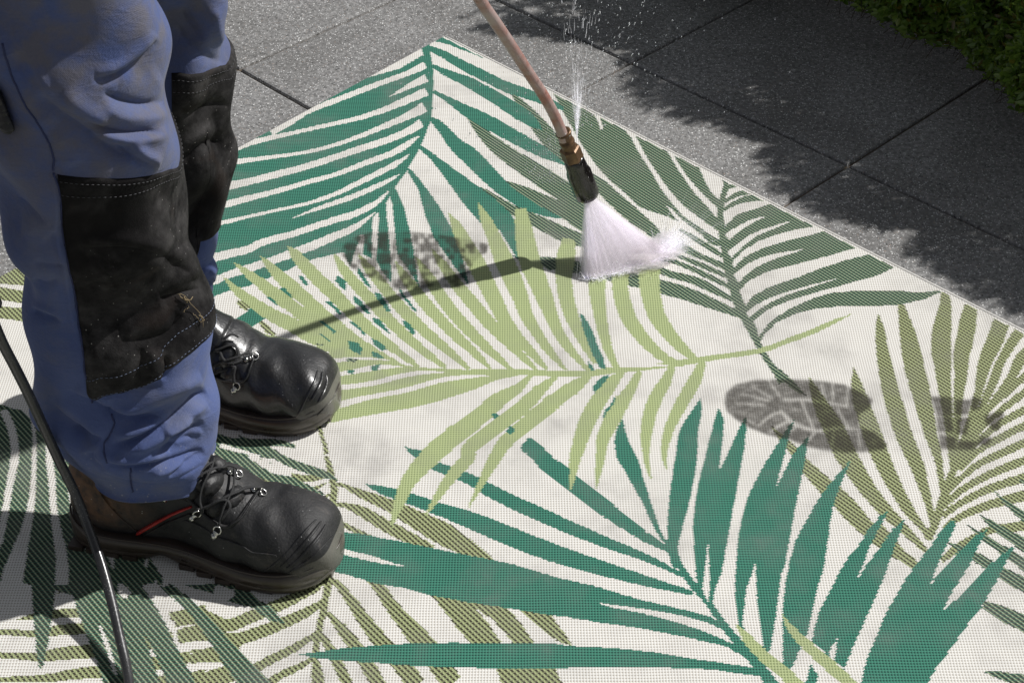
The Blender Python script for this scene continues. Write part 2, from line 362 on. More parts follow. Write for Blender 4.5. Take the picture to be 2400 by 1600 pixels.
# ================================================================== RUG PATTERN (a flat woven print, traced and laid on the ground plane)
TILES = dict(S=(0, 0, 1), T1=(450, 50, 3), T2=(1050, 150, 3), T3=(1616, 370, 3), T4=(450, 550, 3), T5=(1100, 550, 3),
             T6=(1616, 840, 3), T7=(1616, 1077, 3), T8=(1000, 1077, 3), T9=(450, 1077, 3), T0=(0, 1077, 3))
X0, Y0, CW, CH = -120, -60, 2640, 1780
canvas = np.zeros((CH, CW), np.uint8)
def fillpoly(P, c):
    P = np.asarray(P, float) - [X0, Y0]
    y0 = max(0, int(P[:, 1].min())); y1 = min(CH - 1, int(P[:, 1].max()) + 1); x0 = max(0, int(P[:, 0].min()) - 1); x1 = min(CW - 1, int(P[:, 0].max()) + 2)
    if y1 <= y0 or x1 <= x0: return
    ys = np.arange(y0, y1 + 1) + .5; tog = np.zeros((len(ys), x1 - x0 + 2), np.int32)
    for a, b in zip(P, np.roll(P, -1, 0)):
        if a[1] == b[1]: continue
        lo, hi = (a, b) if a[1] < b[1] else (b, a)
        k = np.where((ys >= lo[1]) & (ys < hi[1]))[0]
        if not len(k): continue
        xs = lo[0] + (ys[k] - lo[1]) / (hi[1] - lo[1]) * (hi[0] - lo[0])
        np.add.at(tog, (k, np.clip(np.ceil(xs - .5).astype(int) - x0, 0, x1 - x0 + 1)), 1)
    m = (np.cumsum(tog, 1)[:, :-1] % 2).astype(bool)
    canvas[y0:y1 + 1, x0:x1 + 1][m] = c
def parse(s, dim):
    t = TILES['S']; out = []
    for tok in s.split():
        if tok in TILES: t = TILES[tok]; continue
        v = [float(x) for x in tok.split(',')]
        out.append([t[0] + v[0] / t[2], t[1] + v[1] / t[2]] + ([v[2] / t[2]] if dim == 3 else []))
    return np.array(out)
def P_(c, s): fillpoly(parse(s, 2), c)
def S_(c, s):
    A = parse(s, 3); n = max(8, len(A) * 7); C = catmull(A, n) if len(A) > 2 else catmull(A, 8)
    T = np.gradient(C[:, :2], axis=0); T /= np.linalg.norm(T, axis=1)[:, None] + 1e-9; N = np.c_[-T[:, 1], T[:, 0]]; w_ = np.clip(C[:, 2:3], .6, None) / 2
    a = C[:, :2] + N * w_; b = C[:, :2] - N * w_
    for i in range(len(C) - 1): fillpoly([a[i], a[i + 1], b[i + 1], b[i]], c)
def lines(c, txt):
    for ln in txt.strip().split('\n'):
        ln = ln.strip()
        if not ln: continue
        k, s = ln.split(' ', 1)
        cc = c if len(k) == 1 else int(k[1])
        (P_ if k[0] == 'p' else S_)(cc, s)

# --- frond F, light and black, bottom centre; and the pieces at the left
lines(4, '''
s T4 890,1340,20 905,1400,28 930,1480,32 950,1560,40
s T9 945,-10,30 965,60,42 985,140,50 1000,230,50 990,340,50 990,450,45 985,600,50 975,760,50 960,870,55 945,980,52 920,1100,48 890,1240,50 872,1400,48 862,1640,50
s T9 300,70,60 380,120,75 450,160,70 540,170,60 640,150,40
s T9 960,120,30 870,145,45 770,150,50 660,130,60
s T9 950,180,15 880,215,30 760,245,45 620,270,45 540,262,20
s T9 965,260,15 880,310,45 780,350,50 690,380,40
s T9 970,350,25 900,390,40 840,420,30
s T9 1010,185,20 1080,205,30 1200,260,60 1400,345,95 1580,440,130 1780,545,160 1950,640,110 2110,712,15
s T9 1000,330,25 1080,340,40 1200,385,75 1380,490,90 1560,580,80 1700,640,40
s T9 990,430,25 1060,470,40 1140,510,35 1260,560,25
s T9 960,835,30 880,905,60 740,980,78 600,1045,85 420,1120,90 250,1180,90 60,1120,110 -120,1140,100
s T9 945,990,30 860,1060,60 700,1140,80 520,1215,88 300,1280,90 80,1240,100 -100,1260,100
s T9 915,1190,25 840,1265,45 720,1340,60 560,1420,66 400,1490,70 200,1400,90 0,1400,100
s T9 865,1400,25 780,1460,45 650,1520,55 520,1590,60 350,1620,60
s T9 450,1480,70 200,1560,80 0,1570,90
s T9 970,845,30 1030,900,50 1120,1010,75 1210,1140,95 1300,1260,110 1400,1370,125 1500,1490,130 1580,1600,130
s T9 1250,840,70 1320,920,85 1400,1040,95 1500,1160,115 1610,1290,150 1720,1430,150 1830,1590,150
s T9 925,1080,20 990,1130,50 1080,1240,85 1180,1370,100 1270,1520,105 1330,1640,100
s T9 885,1230,20 940,1290,55 1000,1400,75 1060,1520,80 1110,1640,80
s T9 865,1400,20 890,1470,40 910,1560,45 920,1640,45
p T9 1650,930 1850,980 1960,1010 2040,1120 2110,1200 2180,1310 2320,1480 2400,1640 2190,1640 2140,1480 1990,1340 1880,1220 1780,1090
p T8 300,1010 560,1060 660,1160 700,1220 765,1310 900,1480 980,1640 700,1640 620,1480 600,1290 470,1150 380,1080
p T8 640,1060 870,1090 910,1160 970,1240 1025,1325 930,1300 840,1230 730,1140
s T0 100,1142,4 160,1128,25 240,1120,45 400,1100,60 560,1090,70
s T0 -60,1225,45 100,1232,42 260,1240,50 420,1215,75 620,1200,80
s T0 -60,1385,42 120,1398,44 300,1400,70 480,1375,95 680,1360,95
s T0 -60,1565,44 150,1560,44 350,1550,60 560,1520,80 800,1500,90
s T0 820,880,40 880,1030,70 1010,1030,60
s T0 840,1170,90 1000,1160,95 1120,1140,90
s T0 900,1320,90 1060,1300,95 1220,1270,90
s T0 960,1460,95 1150,1440,90 1350,1400,80
s T0 1000,1590,90 1250,1560,70 1450,1520,60
s T0 1200,1120,60 1330,1100,75 1450,1060,60
s T0 1280,1240,85 1420,1215,85 1560,1180,80
s T0 1380,1400,80 1520,1370,90 1680,1310,80
s T0 1450,1545,70 1600,1500,80 1750,1440,70
s T0 410,920,80 560,900,50
s T0 860,1060,60 980,1050,50
s T0 1000,700,60 1060,800,50 1120,860,30
''')
P_(4, 'S -130,650 -20,632 38,634 66,640 68,676 0,671 -60,675 -130,680'); P_(4, 'S -130,690 -60,680 0,678 70,690 74,720 0,708 -130,712'); P_(4, 'S -130,730 0,724 76,728 82,762 0,752 -130,760')
S_(4, 'T4 320,480,10 350,510,45 400,545,40'); S_(4, 'T4 480,625,30 530,680,45 585,725,20'); S_(4, 'T4 645,820,20 695,845,10'); S_(4, 'T4 715,900,20 745,915,10')

# --- frond H, green mix, bottom left
P_(3, 'T0 -400,-480 150,-330 250,-250 420,-60 560,120 650,260 740,420 900,560 1050,700 1150,850 600,1000 300,900 -400,900')
lines(3, '''
p T0 225,860 400,900 390,960 372,1120 345,1290 310,1460 290,1495 262,1400 240,1150
p T0 470,760 760,700 860,880 960,1060 1010,1220 1070,1400 1130,1580 1180,1700 760,1700 690,1450 620,1270 540,1060
p T0 790,560 1100,880 1000,900 1130,1100 1260,1360 1390,1600 1430,1700 1230,1700 1080,1360 960,1130 840,900
p T0 1000,760 1150,850 1340,990 1480,1130 1640,1310 1790,1460 1960,1640 1700,1640 1560,1430 1440,1240 1330,1090 1180,960
p T0 1300,900 1700,880 1800,990 1920,1060 2010,1170 1900,1150 1780,1060 1600,1010 1500,960
s T0 500,-340,12 620,-300,22 760,-250,30
''')
lines(0, '''
s T0 30,-330,55 90,-180,55 110,-40,58 100,60,58 75,180,50 55,300,48 30,440,50 5,580,40 -30,700,10
s T0 220,-330,15 245,-160,25 245,0,32 240,150,36 225,330,48 195,480,66 160,600,90 120,740,130 80,880,160
s T0 330,-290,12 350,-150,35 350,0,48 368,150,52 378,330,48 398,480,58 425,620,74 440,760,88 440,900,95
s T0 420,-100,12 450,60,28 490,190,32 518,340,34 555,480,26 590,600,18 612,665,3
s T0 470,-140,15 520,0,38 585,90,45 640,170,30
s T0 720,520,5 760,620,34 790,730,30 800,780,6
s T0 1020,740,60 1045,745,50
s T0 840,890,20 870,940,80 900,980,60
s T0 1150,870,95 1190,880,50
s T0 1510,930,70 1600,960,90 1650,940,20
s T0 700,1170,4 735,1260,28 770,1360,26 800,1470,24 825,1540,6
p T0 -60,900 60,850 215,900 228,1100 110,1140 -60,1190
''')
lines(3, '''
s T9 60,-300,10 130,-160,60 230,-20,110 380,40,130 560,110,120 700,190,100 840,240,70 930,270,25
s T4 140,1430,70 300,1500,80 500,1550,70 600,1570,40
s T9 330,-150,12 520,-60,50 650,20,60 800,80,60 930,120,55 1030,158,8
s T4 250,1470,60 420,1480,50 600,1480,45 700,1500,30 740,1518,5
''')
lines(0, '''
s T4 200,1500,30 330,1535,28 480,1575,14
s T9 400,-10,20 520,55,50 600,90,60 700,120,30
''')

# --- frond E, light and black, right
lines(4, '''
s T6 1660,1290,50 1700,1230,56 1745,1110,62 1790,980,66 1830,860,58 1890,720,50 1980,570,42 2070,445,36
s T6 570,490,5 640,570,42 720,655,62 830,790,92 950,910,118 1060,1010,132 1160,1120,132 1270,1235,105 1400,1340,92 1500,1410,80 1610,1490,56
s T6 840,148,3 880,255,70 945,390,120 1020,530,150 1090,680,152 1180,830,132 1270,960,112 1360,1070,100 1460,1170,78 1560,1270,58 1660,1370,38
s T6 1150,78,3 1170,190,72 1205,330,112 1260,490,132 1320,650,130 1385,800,116 1450,930,100 1530,1070,80 1620,1190,52 1700,1290,30
s T3 1325,1108,4 1335,1220,60 1350,1340,85 1368,1440,100 T6 1385,120,112 1420,280,124 1465,430,124 1510,570,120 1560,680,110 1600,780,98 1640,910,76 1675,1030,58 1702,1150,44 1715,1260,26
s T3 1482,1040,36 1505,1140,78 1535,1270,118 1555,1380,134 T6 1575,60,142 1605,180,140 1635,300,128 1668,440,110 1705,590,84 1742,710,62 1765,850,46 1778,980,36
s T3 1795,955,56 1795,1060,88 1778,1180,124 1766,1290,140 1768,1400,142 T6 1775,40,126 1784,160,104 1803,330,78 1822,500,62 1835,650,52 1850,800,42
s T3 1975,1055,94 1955,1170,120 1932,1300,124 1908,1420,114 T6 1905,130,92 1888,280,72 1880,430,58 1868,580,50 1850,740,42
s T3 2192,1165,118 2145,1300,120 2088,1420,104 T6 2060,100,92 2025,260,58 1975,430,48 1915,600,44 1870,740,36
s T3 2330,1220,80 2245,1345,74 2180,1460,64 T6 2150,130,70 2085,290,58 2015,450,46 1930,640,40
s T3 2440,1300,70 2320,1440,84 T6 2265,140,64 2165,280,54 2075,410,44 1980,560,40 1905,700,36
s T6 2440,60,60 2300,190,52 2160,320,42 2060,420,36
s T6 2450,180,55 2280,310,52 2120,440,44 1990,570,38
s T6 2450,330,58 2230,445,54 2080,550,48 1930,690,42 1860,800,34
s T6 2450,440,56 2230,550,54 2030,665,48 1890,800,40
s T6 2450,570,62 2230,665,58 2030,760,50 1880,880,44 1810,960,32
s T6 2450,700,62 2230,780,60 2030,870,54 1880,965,46 1790,1060,34
s T6 2450,830,66 2230,890,62 2030,965,54 1880,1050,48 1780,1130,36
s T6 2450,960,80 2230,1010,72 2050,1065,58 1900,1130,52 1780,1215,40
s T6 2450,1170,70 2300,1200,70 2120,1220,58 1980,1290,62 1850,1370,62 1770,1440,40
s T6 1300,1180,70 1420,1300,60 1500,1400,50
''')
# --- frond D, green mix, top right and its stray leaves bottom right
lines(3, '''
s T3 200,145,4 255,200,36 232,300,42 215,420,46 230,550,56 258,700,62 290,850,66 330,1000,72 390,1130,78 440,1230,66 482,1330,46 540,1430,44 600,1510,48 650,1600,52
s T6 620,110,52 720,200,46 820,283,8
s T3 245,232,24 310,215,28 345,212,6
s T3 235,330,22 320,280,36 390,262,34 435,262,16
s T3 240,385,22 320,335,34 410,305,46 480,300,44 545,320,14
p T3 245,500 330,415 450,380 570,340 700,385 890,498 750,520 600,560 480,605 380,670 310,740 285,800 265,700 240,600
p T3 300,800 380,715 520,650 700,595 850,560 950,528 1060,590 1165,652 1000,700 750,765 550,815 420,880 345,955 318,900
p T3 380,1080 440,990 560,925 750,860 930,790 1100,735 1280,690 1370,740 1448,785 1300,850 1100,905 900,960 700,1020 560,1080 480,1140 430,1170
p T3 480,1280 560,1170 700,1080 850,1010 1000,965 1200,950 1450,950 1600,962 1790,950 1650,1010 1480,1050 1300,1062 1100,1058 900,1075 750,1110 620,1170 540,1240 495,1310
s T5 1950,600,40 1800,540,62 1650,480,84 1500,425,94 1345,385,98 1150,335,90 980,300,80 770,250,85 560,215,80 420,195,40 300,165,5
s T3 330,1030,26 200,960,50 80,900,62 0,870,56 -120,840,52 -250,800,46 -420,790,30
s T3 290,930,26 150,860,40 0,790,36 -100,750,30 -220,720,20
s T3 275,860,26 150,800,36 0,740,32 -120,690,20
s T3 260,780,24 130,730,36 20,690,32 -90,640,20
s T3 235,710,26 130,640,40 30,580,36 -70,520,20
s T3 225,625,36 120,560,34 40,500,26 -60,430,26
p T2 735,212 900,290 1020,370 1050,410 1075,485 1090,470 1065,385 1150,420 1245,480 1290,540 1340,640 1420,760 1500,900 1600,1030 1700,1130 1810,1210 1910,1300 1860,1290 1750,1210 1650,1140 1540,1090 1440,1060 1340,1020 1250,930 1130,830 1040,730 950,600 880,480 800,340
p T2 1308,508 1420,560 1535,615 1580,700 1650,810 1730,920 1830,1030 1925,1145 1935,1200 1890,1190 1780,1110 1660,1020 1560,910 1480,800 1400,680
p T2 1575,645 1660,690 1765,742 1800,830 1850,920 1925,990 1925,1060 1850,990 1760,900 1680,810
s T2 340,825,10 420,872,58 560,935,92 700,995,96 830,1055,112 950,1130,120 1100,1220,120 1300,1330,60
s T2 190,870,3 280,930,48 400,1010,62 520,1075,78 650,1135,92 780,1200,104 930,1255,90 1080,1330,60
s T2 120,372,3 200,462,52 300,560,92 400,640,112 520,722,126 650,805,142 780,890,146 900,970,140 1050,1080,130 1200,1190,110 1400,1300,60
s T2 435,208,3 505,290,55 590,390,92 670,490,118 740,575,118 830,670,95 1000,820,80 1070,870,92 1180,975,104 1300,1080,104 1420,1175,84 1500,1250,62 1640,1300,48 1800,1380,36 1950,1455,26
''')
lines(0, '''
s T3 262,575,52 350,512,36 450,458,24 530,432,3
s T3 280,700,48 350,635,42 450,562,30 600,502,20 712,462,3
s T3 325,865,62 450,768,50 600,710,35 720,680,16 802,658,3
s T3 405,1120,36 460,1080,40 560,1020,32 700,965,22 850,920,15 1022,870,3
s T2 1535,1012,3 1570,1050,20 1620,1105,24 1700,1170,20 1800,1240,8
s T2 790,1112,3 815,1122,18 845,1138,3
''')
lines(3, '''
s T6 2310,860,6 2380,910,45 2480,960,60
s T6 2140,950,4 2220,1030,30 2330,1115,60 2480,1220,90
s T6 2030,1108,4 2110,1175,44 2250,1265,74 2420,1375,100
s T6 1955,1188,3 2050,1262,40 2200,1365,62 2420,1510,90
s T7 1810,600,12 1900,640,40 1980,685,62 2080,745,78 2250,845,92 2480,960,120
s T7 2060,1035,60 2200,1100,104 2350,1170,112 2520,1240,116
s T7 2070,1508,4 2200,1538,60 2420,1585,100
''')
# --- frond A, dark green, top
P_(1, 'T1 1625,255 1460,350 1250,410 1000,430 200,760 -300,980 -700,1180 -700,2250 -300,2120 80,1978 290,1905 420,1870 560,1810 700,1750 850,1690 1060,1640 1160,1560 1250,1400 1400,1200 1590,900 1665,700 1675,500 1655,330')
lines(1, '''
s T1 1640,180,62 1655,260,50 1675,340,40 1680,450,38 1670,560,46 1660,680,52 1630,780,46 1590,880,46 1520,1000,52 1480,1070,52 1400,1180,56 1330,1290,64 1250,1380,60 1180,1500,60
p T1 1715,160 1790,80 1960,180 2150,295 2130,303 2050,278 1950,237 1800,180
s T1 1640,195,30 1750,240,50 1900,325,66 2050,400,72 2200,475,76 T2 520,215,74 650,265,64 740,300,50 810,335,20
s T1 1690,328,26 1800,385,52 1950,448,74 T2 250,205,84 360,270,92 500,360,100 600,430,70 660,480,12
s T1 1700,510,22 1800,568,44 1900,630,70 T2 230,400,96 380,480,100 540,570,92 690,650,72 820,725,8
s T1 1680,700,38 1760,770,70 1860,890,100 T2 160,670,124 300,810,118 420,920,96 560,1010,76 700,1070,46 800,1100,5
p T1 1600,880 1700,950 1850,1060 2000,1170 2130,1265 2250,1380 2290,1470 2312,1640 2300,1705 2230,1600 2160,1480 2040,1445 1950,1350 1850,1220 1750,1080 1680,990 1600,915
p T1 1510,1030 1560,1080 1650,1190 1740,1320 1830,1480 1890,1620 1950,1878 1880,1790 1780,1650 1700,1540 1640,1380 1590,1200 1520,1080
p T1 1400,1180 1440,1200 1490,1320 1530,1480 1555,1600 1570,1700 1600,1888 1520,1760 1440,1650 1425,1480 1410,1300 1385,1230
p T1 1330,1250 1365,1280 1372,1400 1385,1520 1400,1700 1405,1858 1340,1780 1295,1700 1310,1500 1315,1350 1290,1330
p T1 1280,1330 1270,1450 1265,1560 1265,1690 1200,1650 1215,1530 1180,1500 1240,1400
p T1 1220,1500 1060,1620 1090,1700 1115,1740 1140,1650 1190,1530
s T2 380,900,22 480,960,50 600,1022,46 700,1070,34 795,1098,4
''')
lines(0, '''
s T1 1640,325,52 1500,390,38 1300,462,38 1100,540,38 950,597,38 820,650,35 700,720,44 560,800,40
s T1 1650,415,58 1560,458,46 1480,500,25 1388,546,3
s T1 1650,512,60 1500,577,52 1350,640,40 1200,690,34 1100,715,30 900,759,28 700,805,28 550,838,34 420,872,34 300,925,24
s T1 1637,620,78 1550,668,56 1400,735,42 1200,818,32 1000,888,26 800,938,24 600,967,25 400,993,34 240,1012,46 0,1060,60
s T1 1615,735,62 1500,800,50 1350,860,46 1200,908,44 1000,975,44 800,1040,44 600,1093,48 400,1145,48 200,1187,62 0,1240,70
s T1 1595,825,14 1500,893,42 1400,948,42 1250,1003,38 1000,1098,32 800,1152,34 600,1210,34 400,1262,44 160,1325,50 -60,1370,60
s T1 1528,955,5 1450,1010,35 1350,1065,40 1200,1140,38 1000,1235,30 800,1300,24 600,1345,21 400,1390,22 250,1425,28 100,1455,32 -100,1500,40
s T1 1458,1095,5 1400,1130,25 1250,1200,36 1100,1262,35 950,1312,30 830,1355,19 695,1407,3
s T1 1390,1205,5 1300,1290,35 1150,1370,45 1000,1415,45 850,1465,45 700,1515,45 500,1570,50 400,1620,52 250,1655,56 100,1695,68 -60,1740,80
s T1 1290,1360,5 1200,1430,32 1100,1490,46 1000,1530,54 850,1595,60 700,1650,58 560,1705,58 420,1750,58 280,1792,50 160,1840,54 0,1890,60
''')
P_(0, 'T4 -200,560 80,480 290,402 400,440 520,600 380,700 -200,720')
P_(1, 'T4 430,525 525,600 380,690 250,658')
S_(4, 'T4 320,480,8 345,505,42 395,545,36'); S_(4, 'T4 482,625,26 530,680,42 585,725,16')
# --- frond B, dark green, bottom right
lines(1, '''
s T8 1700,600,36 1745,690,52 1800,800,46 1880,908,50 1970,1010,50 2040,1110,46 2140,1240,50 2240,1365,60 2350,1490,74 2440,1620,95
s T5 1075,1310,3 1065,1430,84 1095,1560,125 T8 1440,60,116 1480,165,92 1535,290,64 1590,430,42 1650,560,26 1700,620,24
s T5 385,1480,100 470,1545,110 T8 860,55,122 980,145,124 1110,250,122 1250,355,112 1400,465,92 1550,570,66 1700,650,36
s T8 -156,-84,4 -90,-25,36 60,60,66 290,150,76 450,238,92 650,335,98 850,425,98 1000,492,92 1250,595,78 1500,690,58 1700,782,38 1800,840,22
s T9 1225,190,3 1330,230,56 1480,275,76 1590,312,84 T8 100,370,92 300,440,120 550,540,130 800,640,132 1050,725,118 1300,800,98 1500,858,78 1700,912,54 1870,955,32
p T9 800,480 1000,520 1200,540 1400,580 1650,630 T8 300,690 600,750 900,840 1200,910 1500,1000 1800,1070 2010,1125 2080,1180 2260,1380 2230,1400 2100,1330 1800,1260 1500,1200 1200,1160 1000,1125 800,1100 500,1050 300,1020 0,965 T9 1500,920 1300,890 1100,830 940,790 800,760
p T9 755,1387 1000,1350 1300,1320 1650,1305 T8 200,1303 500,1310 900,1310 1000,1325 1300,1340 1600,1370 1900,1420 2320,1480 2350,1540 2000,1492 1700,1480 1300,1475 900,1482 400,1482 0,1470 T9 1500,1460 1200,1440 900,1415
s S 1642,940,2 1631,975,25 1614,1020,43 1608,1077,51 1598,1140,51 1588,1200,44 1579,1260,30 1577,1300,22 1585,1335,16
p T6 205,360 240,440 235,560 220,680 205,815 250,720 310,590 360,480 395,425 400,500 385,640 350,830 320,1000 300,1090 285,1200 250,1380 225,1520 T7 190,900 165,1000 165,1060 130,1025 60,940 40,800 T6 30,1350 25,1200 35,1050 60,900 90,780 130,620 170,460
p T6 735,445 690,500 600,640 520,770 450,900 400,1010 370,1120 340,1280 325,1450 T7 320,850 318,960 330,1080 345,1180 370,1200 510,1340 550,1380 565,1350 600,1150 620,1000 640,830 T6 665,1480 700,1300 730,1130 765,960 800,780 825,640 840,545 790,610 710,710 670,800 605,930 635,800 670,690 690,600
p T6 1128,735 1070,800 990,890 900,1010 820,1150 740,1300 700,1450 T7 670,900 650,1100 655,1300 655,1450 700,1500 745,1420 780,1340 830,1230 870,1050 900,900 T6 940,1500 965,1350 985,1180 1010,1050 1050,930 1105,800
p T7 1385,372 1330,420 1260,500 1200,600 1100,720 1040,830 980,950 920,1060 880,1180 860,1290 900,1330 980,1400 1085,1490 1150,1330 1200,1220 1270,1060 1330,930 1380,800 1420,680 1490,500 1510,430 1420,510 1330,640 1240,760 1168,872 1220,750 1260,640 1320,520 1385,400
p T7 850,1450 905,1540 870,1620 800,1640
p T7 1850,440 1760,520 1680,640 1600,740 1520,850 1450,970 1380,1090 1310,1260 1240,1420 1190,1640 1640,1640 1720,1500 1830,1350 1950,1180 2050,1050 2150,880 2200,780 2290,610 2200,680 2100,760 2000,860 1880,990 1778,1082 1830,970 1900,860 1960,770 2030,620 2097,498 2000,560 1900,650 1800,760 1693,892 1740,760 1790,650 1870,480
''')
lines(0, '''
s T7 130,605,3 125,720,20 120,850,42 115,930,50 130,1015,5
p T7 462,738 438,820 400,920 384,1050 370,1180 420,1260 500,1350 512,1320 490,1150 470,950 466,800
p T7 1040,1270 1030,1330 1015,1440 975,1390 1000,1320
s T8 1210,1024,3 1300,1045,16 1450,1070,26 1600,1098,38 1800,1145,58 1950,1190,66 2060,1240,58 2150,1312,5
s T9 1000,650,26 1050,660,36 1150,685,40 1300,722,34 1400,748,16 1505,766,3
''')
# --- frond C, light green, centre
lines(2, '''
p T4 60,600 250,665 450,700 650,745 850,800 1400,920 1600,950 2300,985 2300,1008 2150,1035 2000,1100 1750,1185 1500,1245 1250,1285 1000,1335 500,1400 200,1200 0,700
s T5 -200,990,40 150,985,46 400,985,42 650,995,42 870,990,46 1000,970,46 1200,955,38 1400,930,40 1548,909,40 1700,885,38 2046,831,36 2247,759,38 2397,705,38 2547,636,32 2676,579,4
s T4 215,308,3 300,395,50 420,490,80 560,580,92 700,650,100 850,735,100 1000,805,90 1200,885,70 1400,945,50 1500,960,30
s T4 295,208,3 380,280,50 500,370,80 600,447,92 700,517,94 800,600,92 900,672,86 1050,785,76 1250,880,56 1400,930,38
s T4 480,163,3 550,240,60 620,312,86 720,400,96 820,490,96 940,595,90 1050,685,85 1200,795,75 1350,880,55 1500,950,25
s T4 670,93,3 730,160,70 800,240,90 880,325,96 1000,435,96 1100,540,90 1200,635,85 1300,725,75 1450,840,58 1600,950,26
s T4 995,143,3 1040,220,55 1100,305,76 1180,395,82 1270,490,86 1360,590,86 1450,680,80 1560,780,68 1700,890,48 1790,955,25
s T4 1170,150,5 1230,240,60 1300,325,76 1380,425,82 1470,532,86 1580,640,80 1700,750,74 1820,850,58 1950,960,25
s T4 1430,200,5 1480,290,60 1560,400,82 1650,512,86 1750,622,80 1870,740,74 2000,860,54 2100,960,25
s T4 1570,168,5 1640,280,70 1730,422,88 1830,560,88 1930,670,82 2050,790,70 2150,880,50 2250,970,25
s T4 1680,110,5 1760,225,62 1860,365,84 1960,485,92 2050,592,92 2150,700,85 2260,810,68 2350,900,46 2430,975,20
s T5 -150,-140,3 -90,-40,72 -20,100,112 60,240,126 130,380,122 190,500,112 250,620,96 340,740,80 450,860,60 550,965,25
s T5 60,-210,3 110,-100,72 170,30,98 240,190,132 310,340,130 360,460,112 400,580,96 470,700,78 560,830,60 680,970,20
s T5 360,-165,76 375,-60,112 400,90,142 430,220,148 475,330,136 525,450,122 570,570,98 625,700,80 705,820,64 800,930,38 850,975,20
s T5 700,45,84 682,160,128 665,300,116 678,440,110 712,570,100 770,700,84 830,820,58 890,920,40
s T5 905,265,140 897,400,118 910,520,98 930,640,86 962,780,70 1000,880,54 1040,960,46
s T5 1060,265,120 1063,420,114 1110,580,110 1190,710,94 1290,820,78 1400,900,56 1500,930,30
s T5 1262,262,156 1272,420,140 1320,590,120 1400,710,98 1480,800,78 1590,900,46
s S 1247,883,8 1212,917,24 1167,945,37 1112,992,42 1060,1030,46 1007,1077,46 960,1130,36 938,1180,26 925,1215,15 918,1242,3
s T5 620,1010,20 500,1105,82 400,1205,100 200,1360,100 0,1520,102 S 1098,1078,32 1060,1120,28 1025,1170,18 998,1214,3
s T5 850,1010,30 750,1080,92 600,1185,110 450,1310,112 300,1430,102 S 1170,1062,32 1135,1125,20 1098,1195,3
s T5 1080,985,30 1000,1060,92 920,1165,112 850,1285,118 800,1405,112 770,1500,98 S 1348,1077,29 1343,1115,16 1337,1154,3
s T5 1200,980,40 1130,1090,92 1060,1210,112 1000,1325,112 940,1450,92 S 1407,1077,22 1402,1115,14 1397,1152,3
s T5 1430,940,40 1380,1045,82 1310,1165,96 1262,1300,96 1242,1430,78 S 1514,1070,17 1519,1105,11 1526,1130,3
s T5 1640,910,50 1590,1030,88 1510,1170,94 1440,1300,82 1390,1430,66 S 1556,1070,14 1563,1108,3
''')
lines(0, '''
s T4 300,795,20 400,815,44 550,835,40 700,842,20 1000,845,4
s T4 740,912,14 900,910,30 1080,895,25 1250,890,15 1390,902,4
s T4 960,1012,30 1100,987,30 1300,950,38 1480,945,4
s T4 1040,1092,36 1250,1065,34 1500,1005,34 1650,985,24 1780,985,4
s T4 1040,1212,48 1250,1160,36 1500,1110,34 1750,1040,34 1950,1015,24 2090,1010,4
''')
lines(1, '''
p T4 1170,240 1210,300 1260,390 1230,380 1165,290
p T4 1285,420 1330,430 1400,555 1370,560 1290,450
p T4 1460,380 1490,440 1590,560 1560,550 1460,430
p T4 1135,440 1190,480 1255,570 1240,580 1140,490
p T4 1270,600 1320,610 1400,715 1370,700 1280,630
p T4 1480,620 1520,630 1575,700 1560,725 1500,670
p T4 1025,300 1085,350 1080,415 1005,345
p T4 935,485 975,485 1055,570 1040,580
p T4 895,620 920,625 1015,700 1000,715
p T4 1110,630 1140,630 1220,710 1215,725
p T4 870,700 890,705 980,765 970,770
p T4 615,390 650,390 715,465 690,460
p T4 515,455 550,455 610,510 600,515
p T4 740,305 780,310 825,370 800,380
p T4 280,340 370,305 425,370 380,385
p T4 445,270 510,245 570,310 520,330
p T4 585,220 680,190 720,240 670,275
p T4 1095,760 1170,780 1200,820 1185,865 1110,820
p T4 1265,745 1310,765 1375,820 1340,835 1280,790
p T4 1265,840 1310,845 1350,880 1330,890 1275,875
p T4 1255,945 1325,925 1300,975 1265,975
p T4 1090,970 1145,970 1130,995 1100,990
p3 T4 1085,885 1180,895 1140,912 1090,905
p3 T4 835,905 920,900 860,920
p3 T4 830,832 950,840 860,850
p3 T4 860,780 920,790 930,805
p T4 2105,1275 2135,1270 2155,1290 2125,1322
p T4 2205,1400 2240,1360 2275,1385 2235,1430
p T5 775,570 800,580 860,680 900,790 940,880 960,960 920,955 870,870 830,770 800,690
p T5 830,900 850,920 885,975 860,975 835,945
p T5 940,1010 985,1005 960,1050 880,1130 862,1085
s T5 1025,1165,22 1000,1210,18 960,1260,18 940,1305,14
p3 T5 510,182 605,182 608,262 560,272 515,235
p3 T5 738,205 795,215 815,310 770,300 735,270
p3 T5 980,285 1000,290 990,355 972,330
p3 T5 1122,285 1178,285 1175,390 1118,380
p T4 1490,1495 1530,1520 1620,1535 1590,1570 1550,1562
''')
lines(0, '''
p T5 1105,995 1165,985 1120,1060 1060,1130 1035,1155 1050,1090
p T5 985,560 1000,700 1060,880 1400,935 1380,945 1065,950 1030,860
s T5 250,1095,3 240,1100,2
''')
lines(2, '''
s T7 320,1168,3 380,1240,56 450,1330,76 560,1430,84 680,1530,90 790,1640,90
s T7 645,1098,3 700,1190,40 790,1290,70 900,1390,80 1000,1480,86 1120,1590,86 1220,1690,80
''')

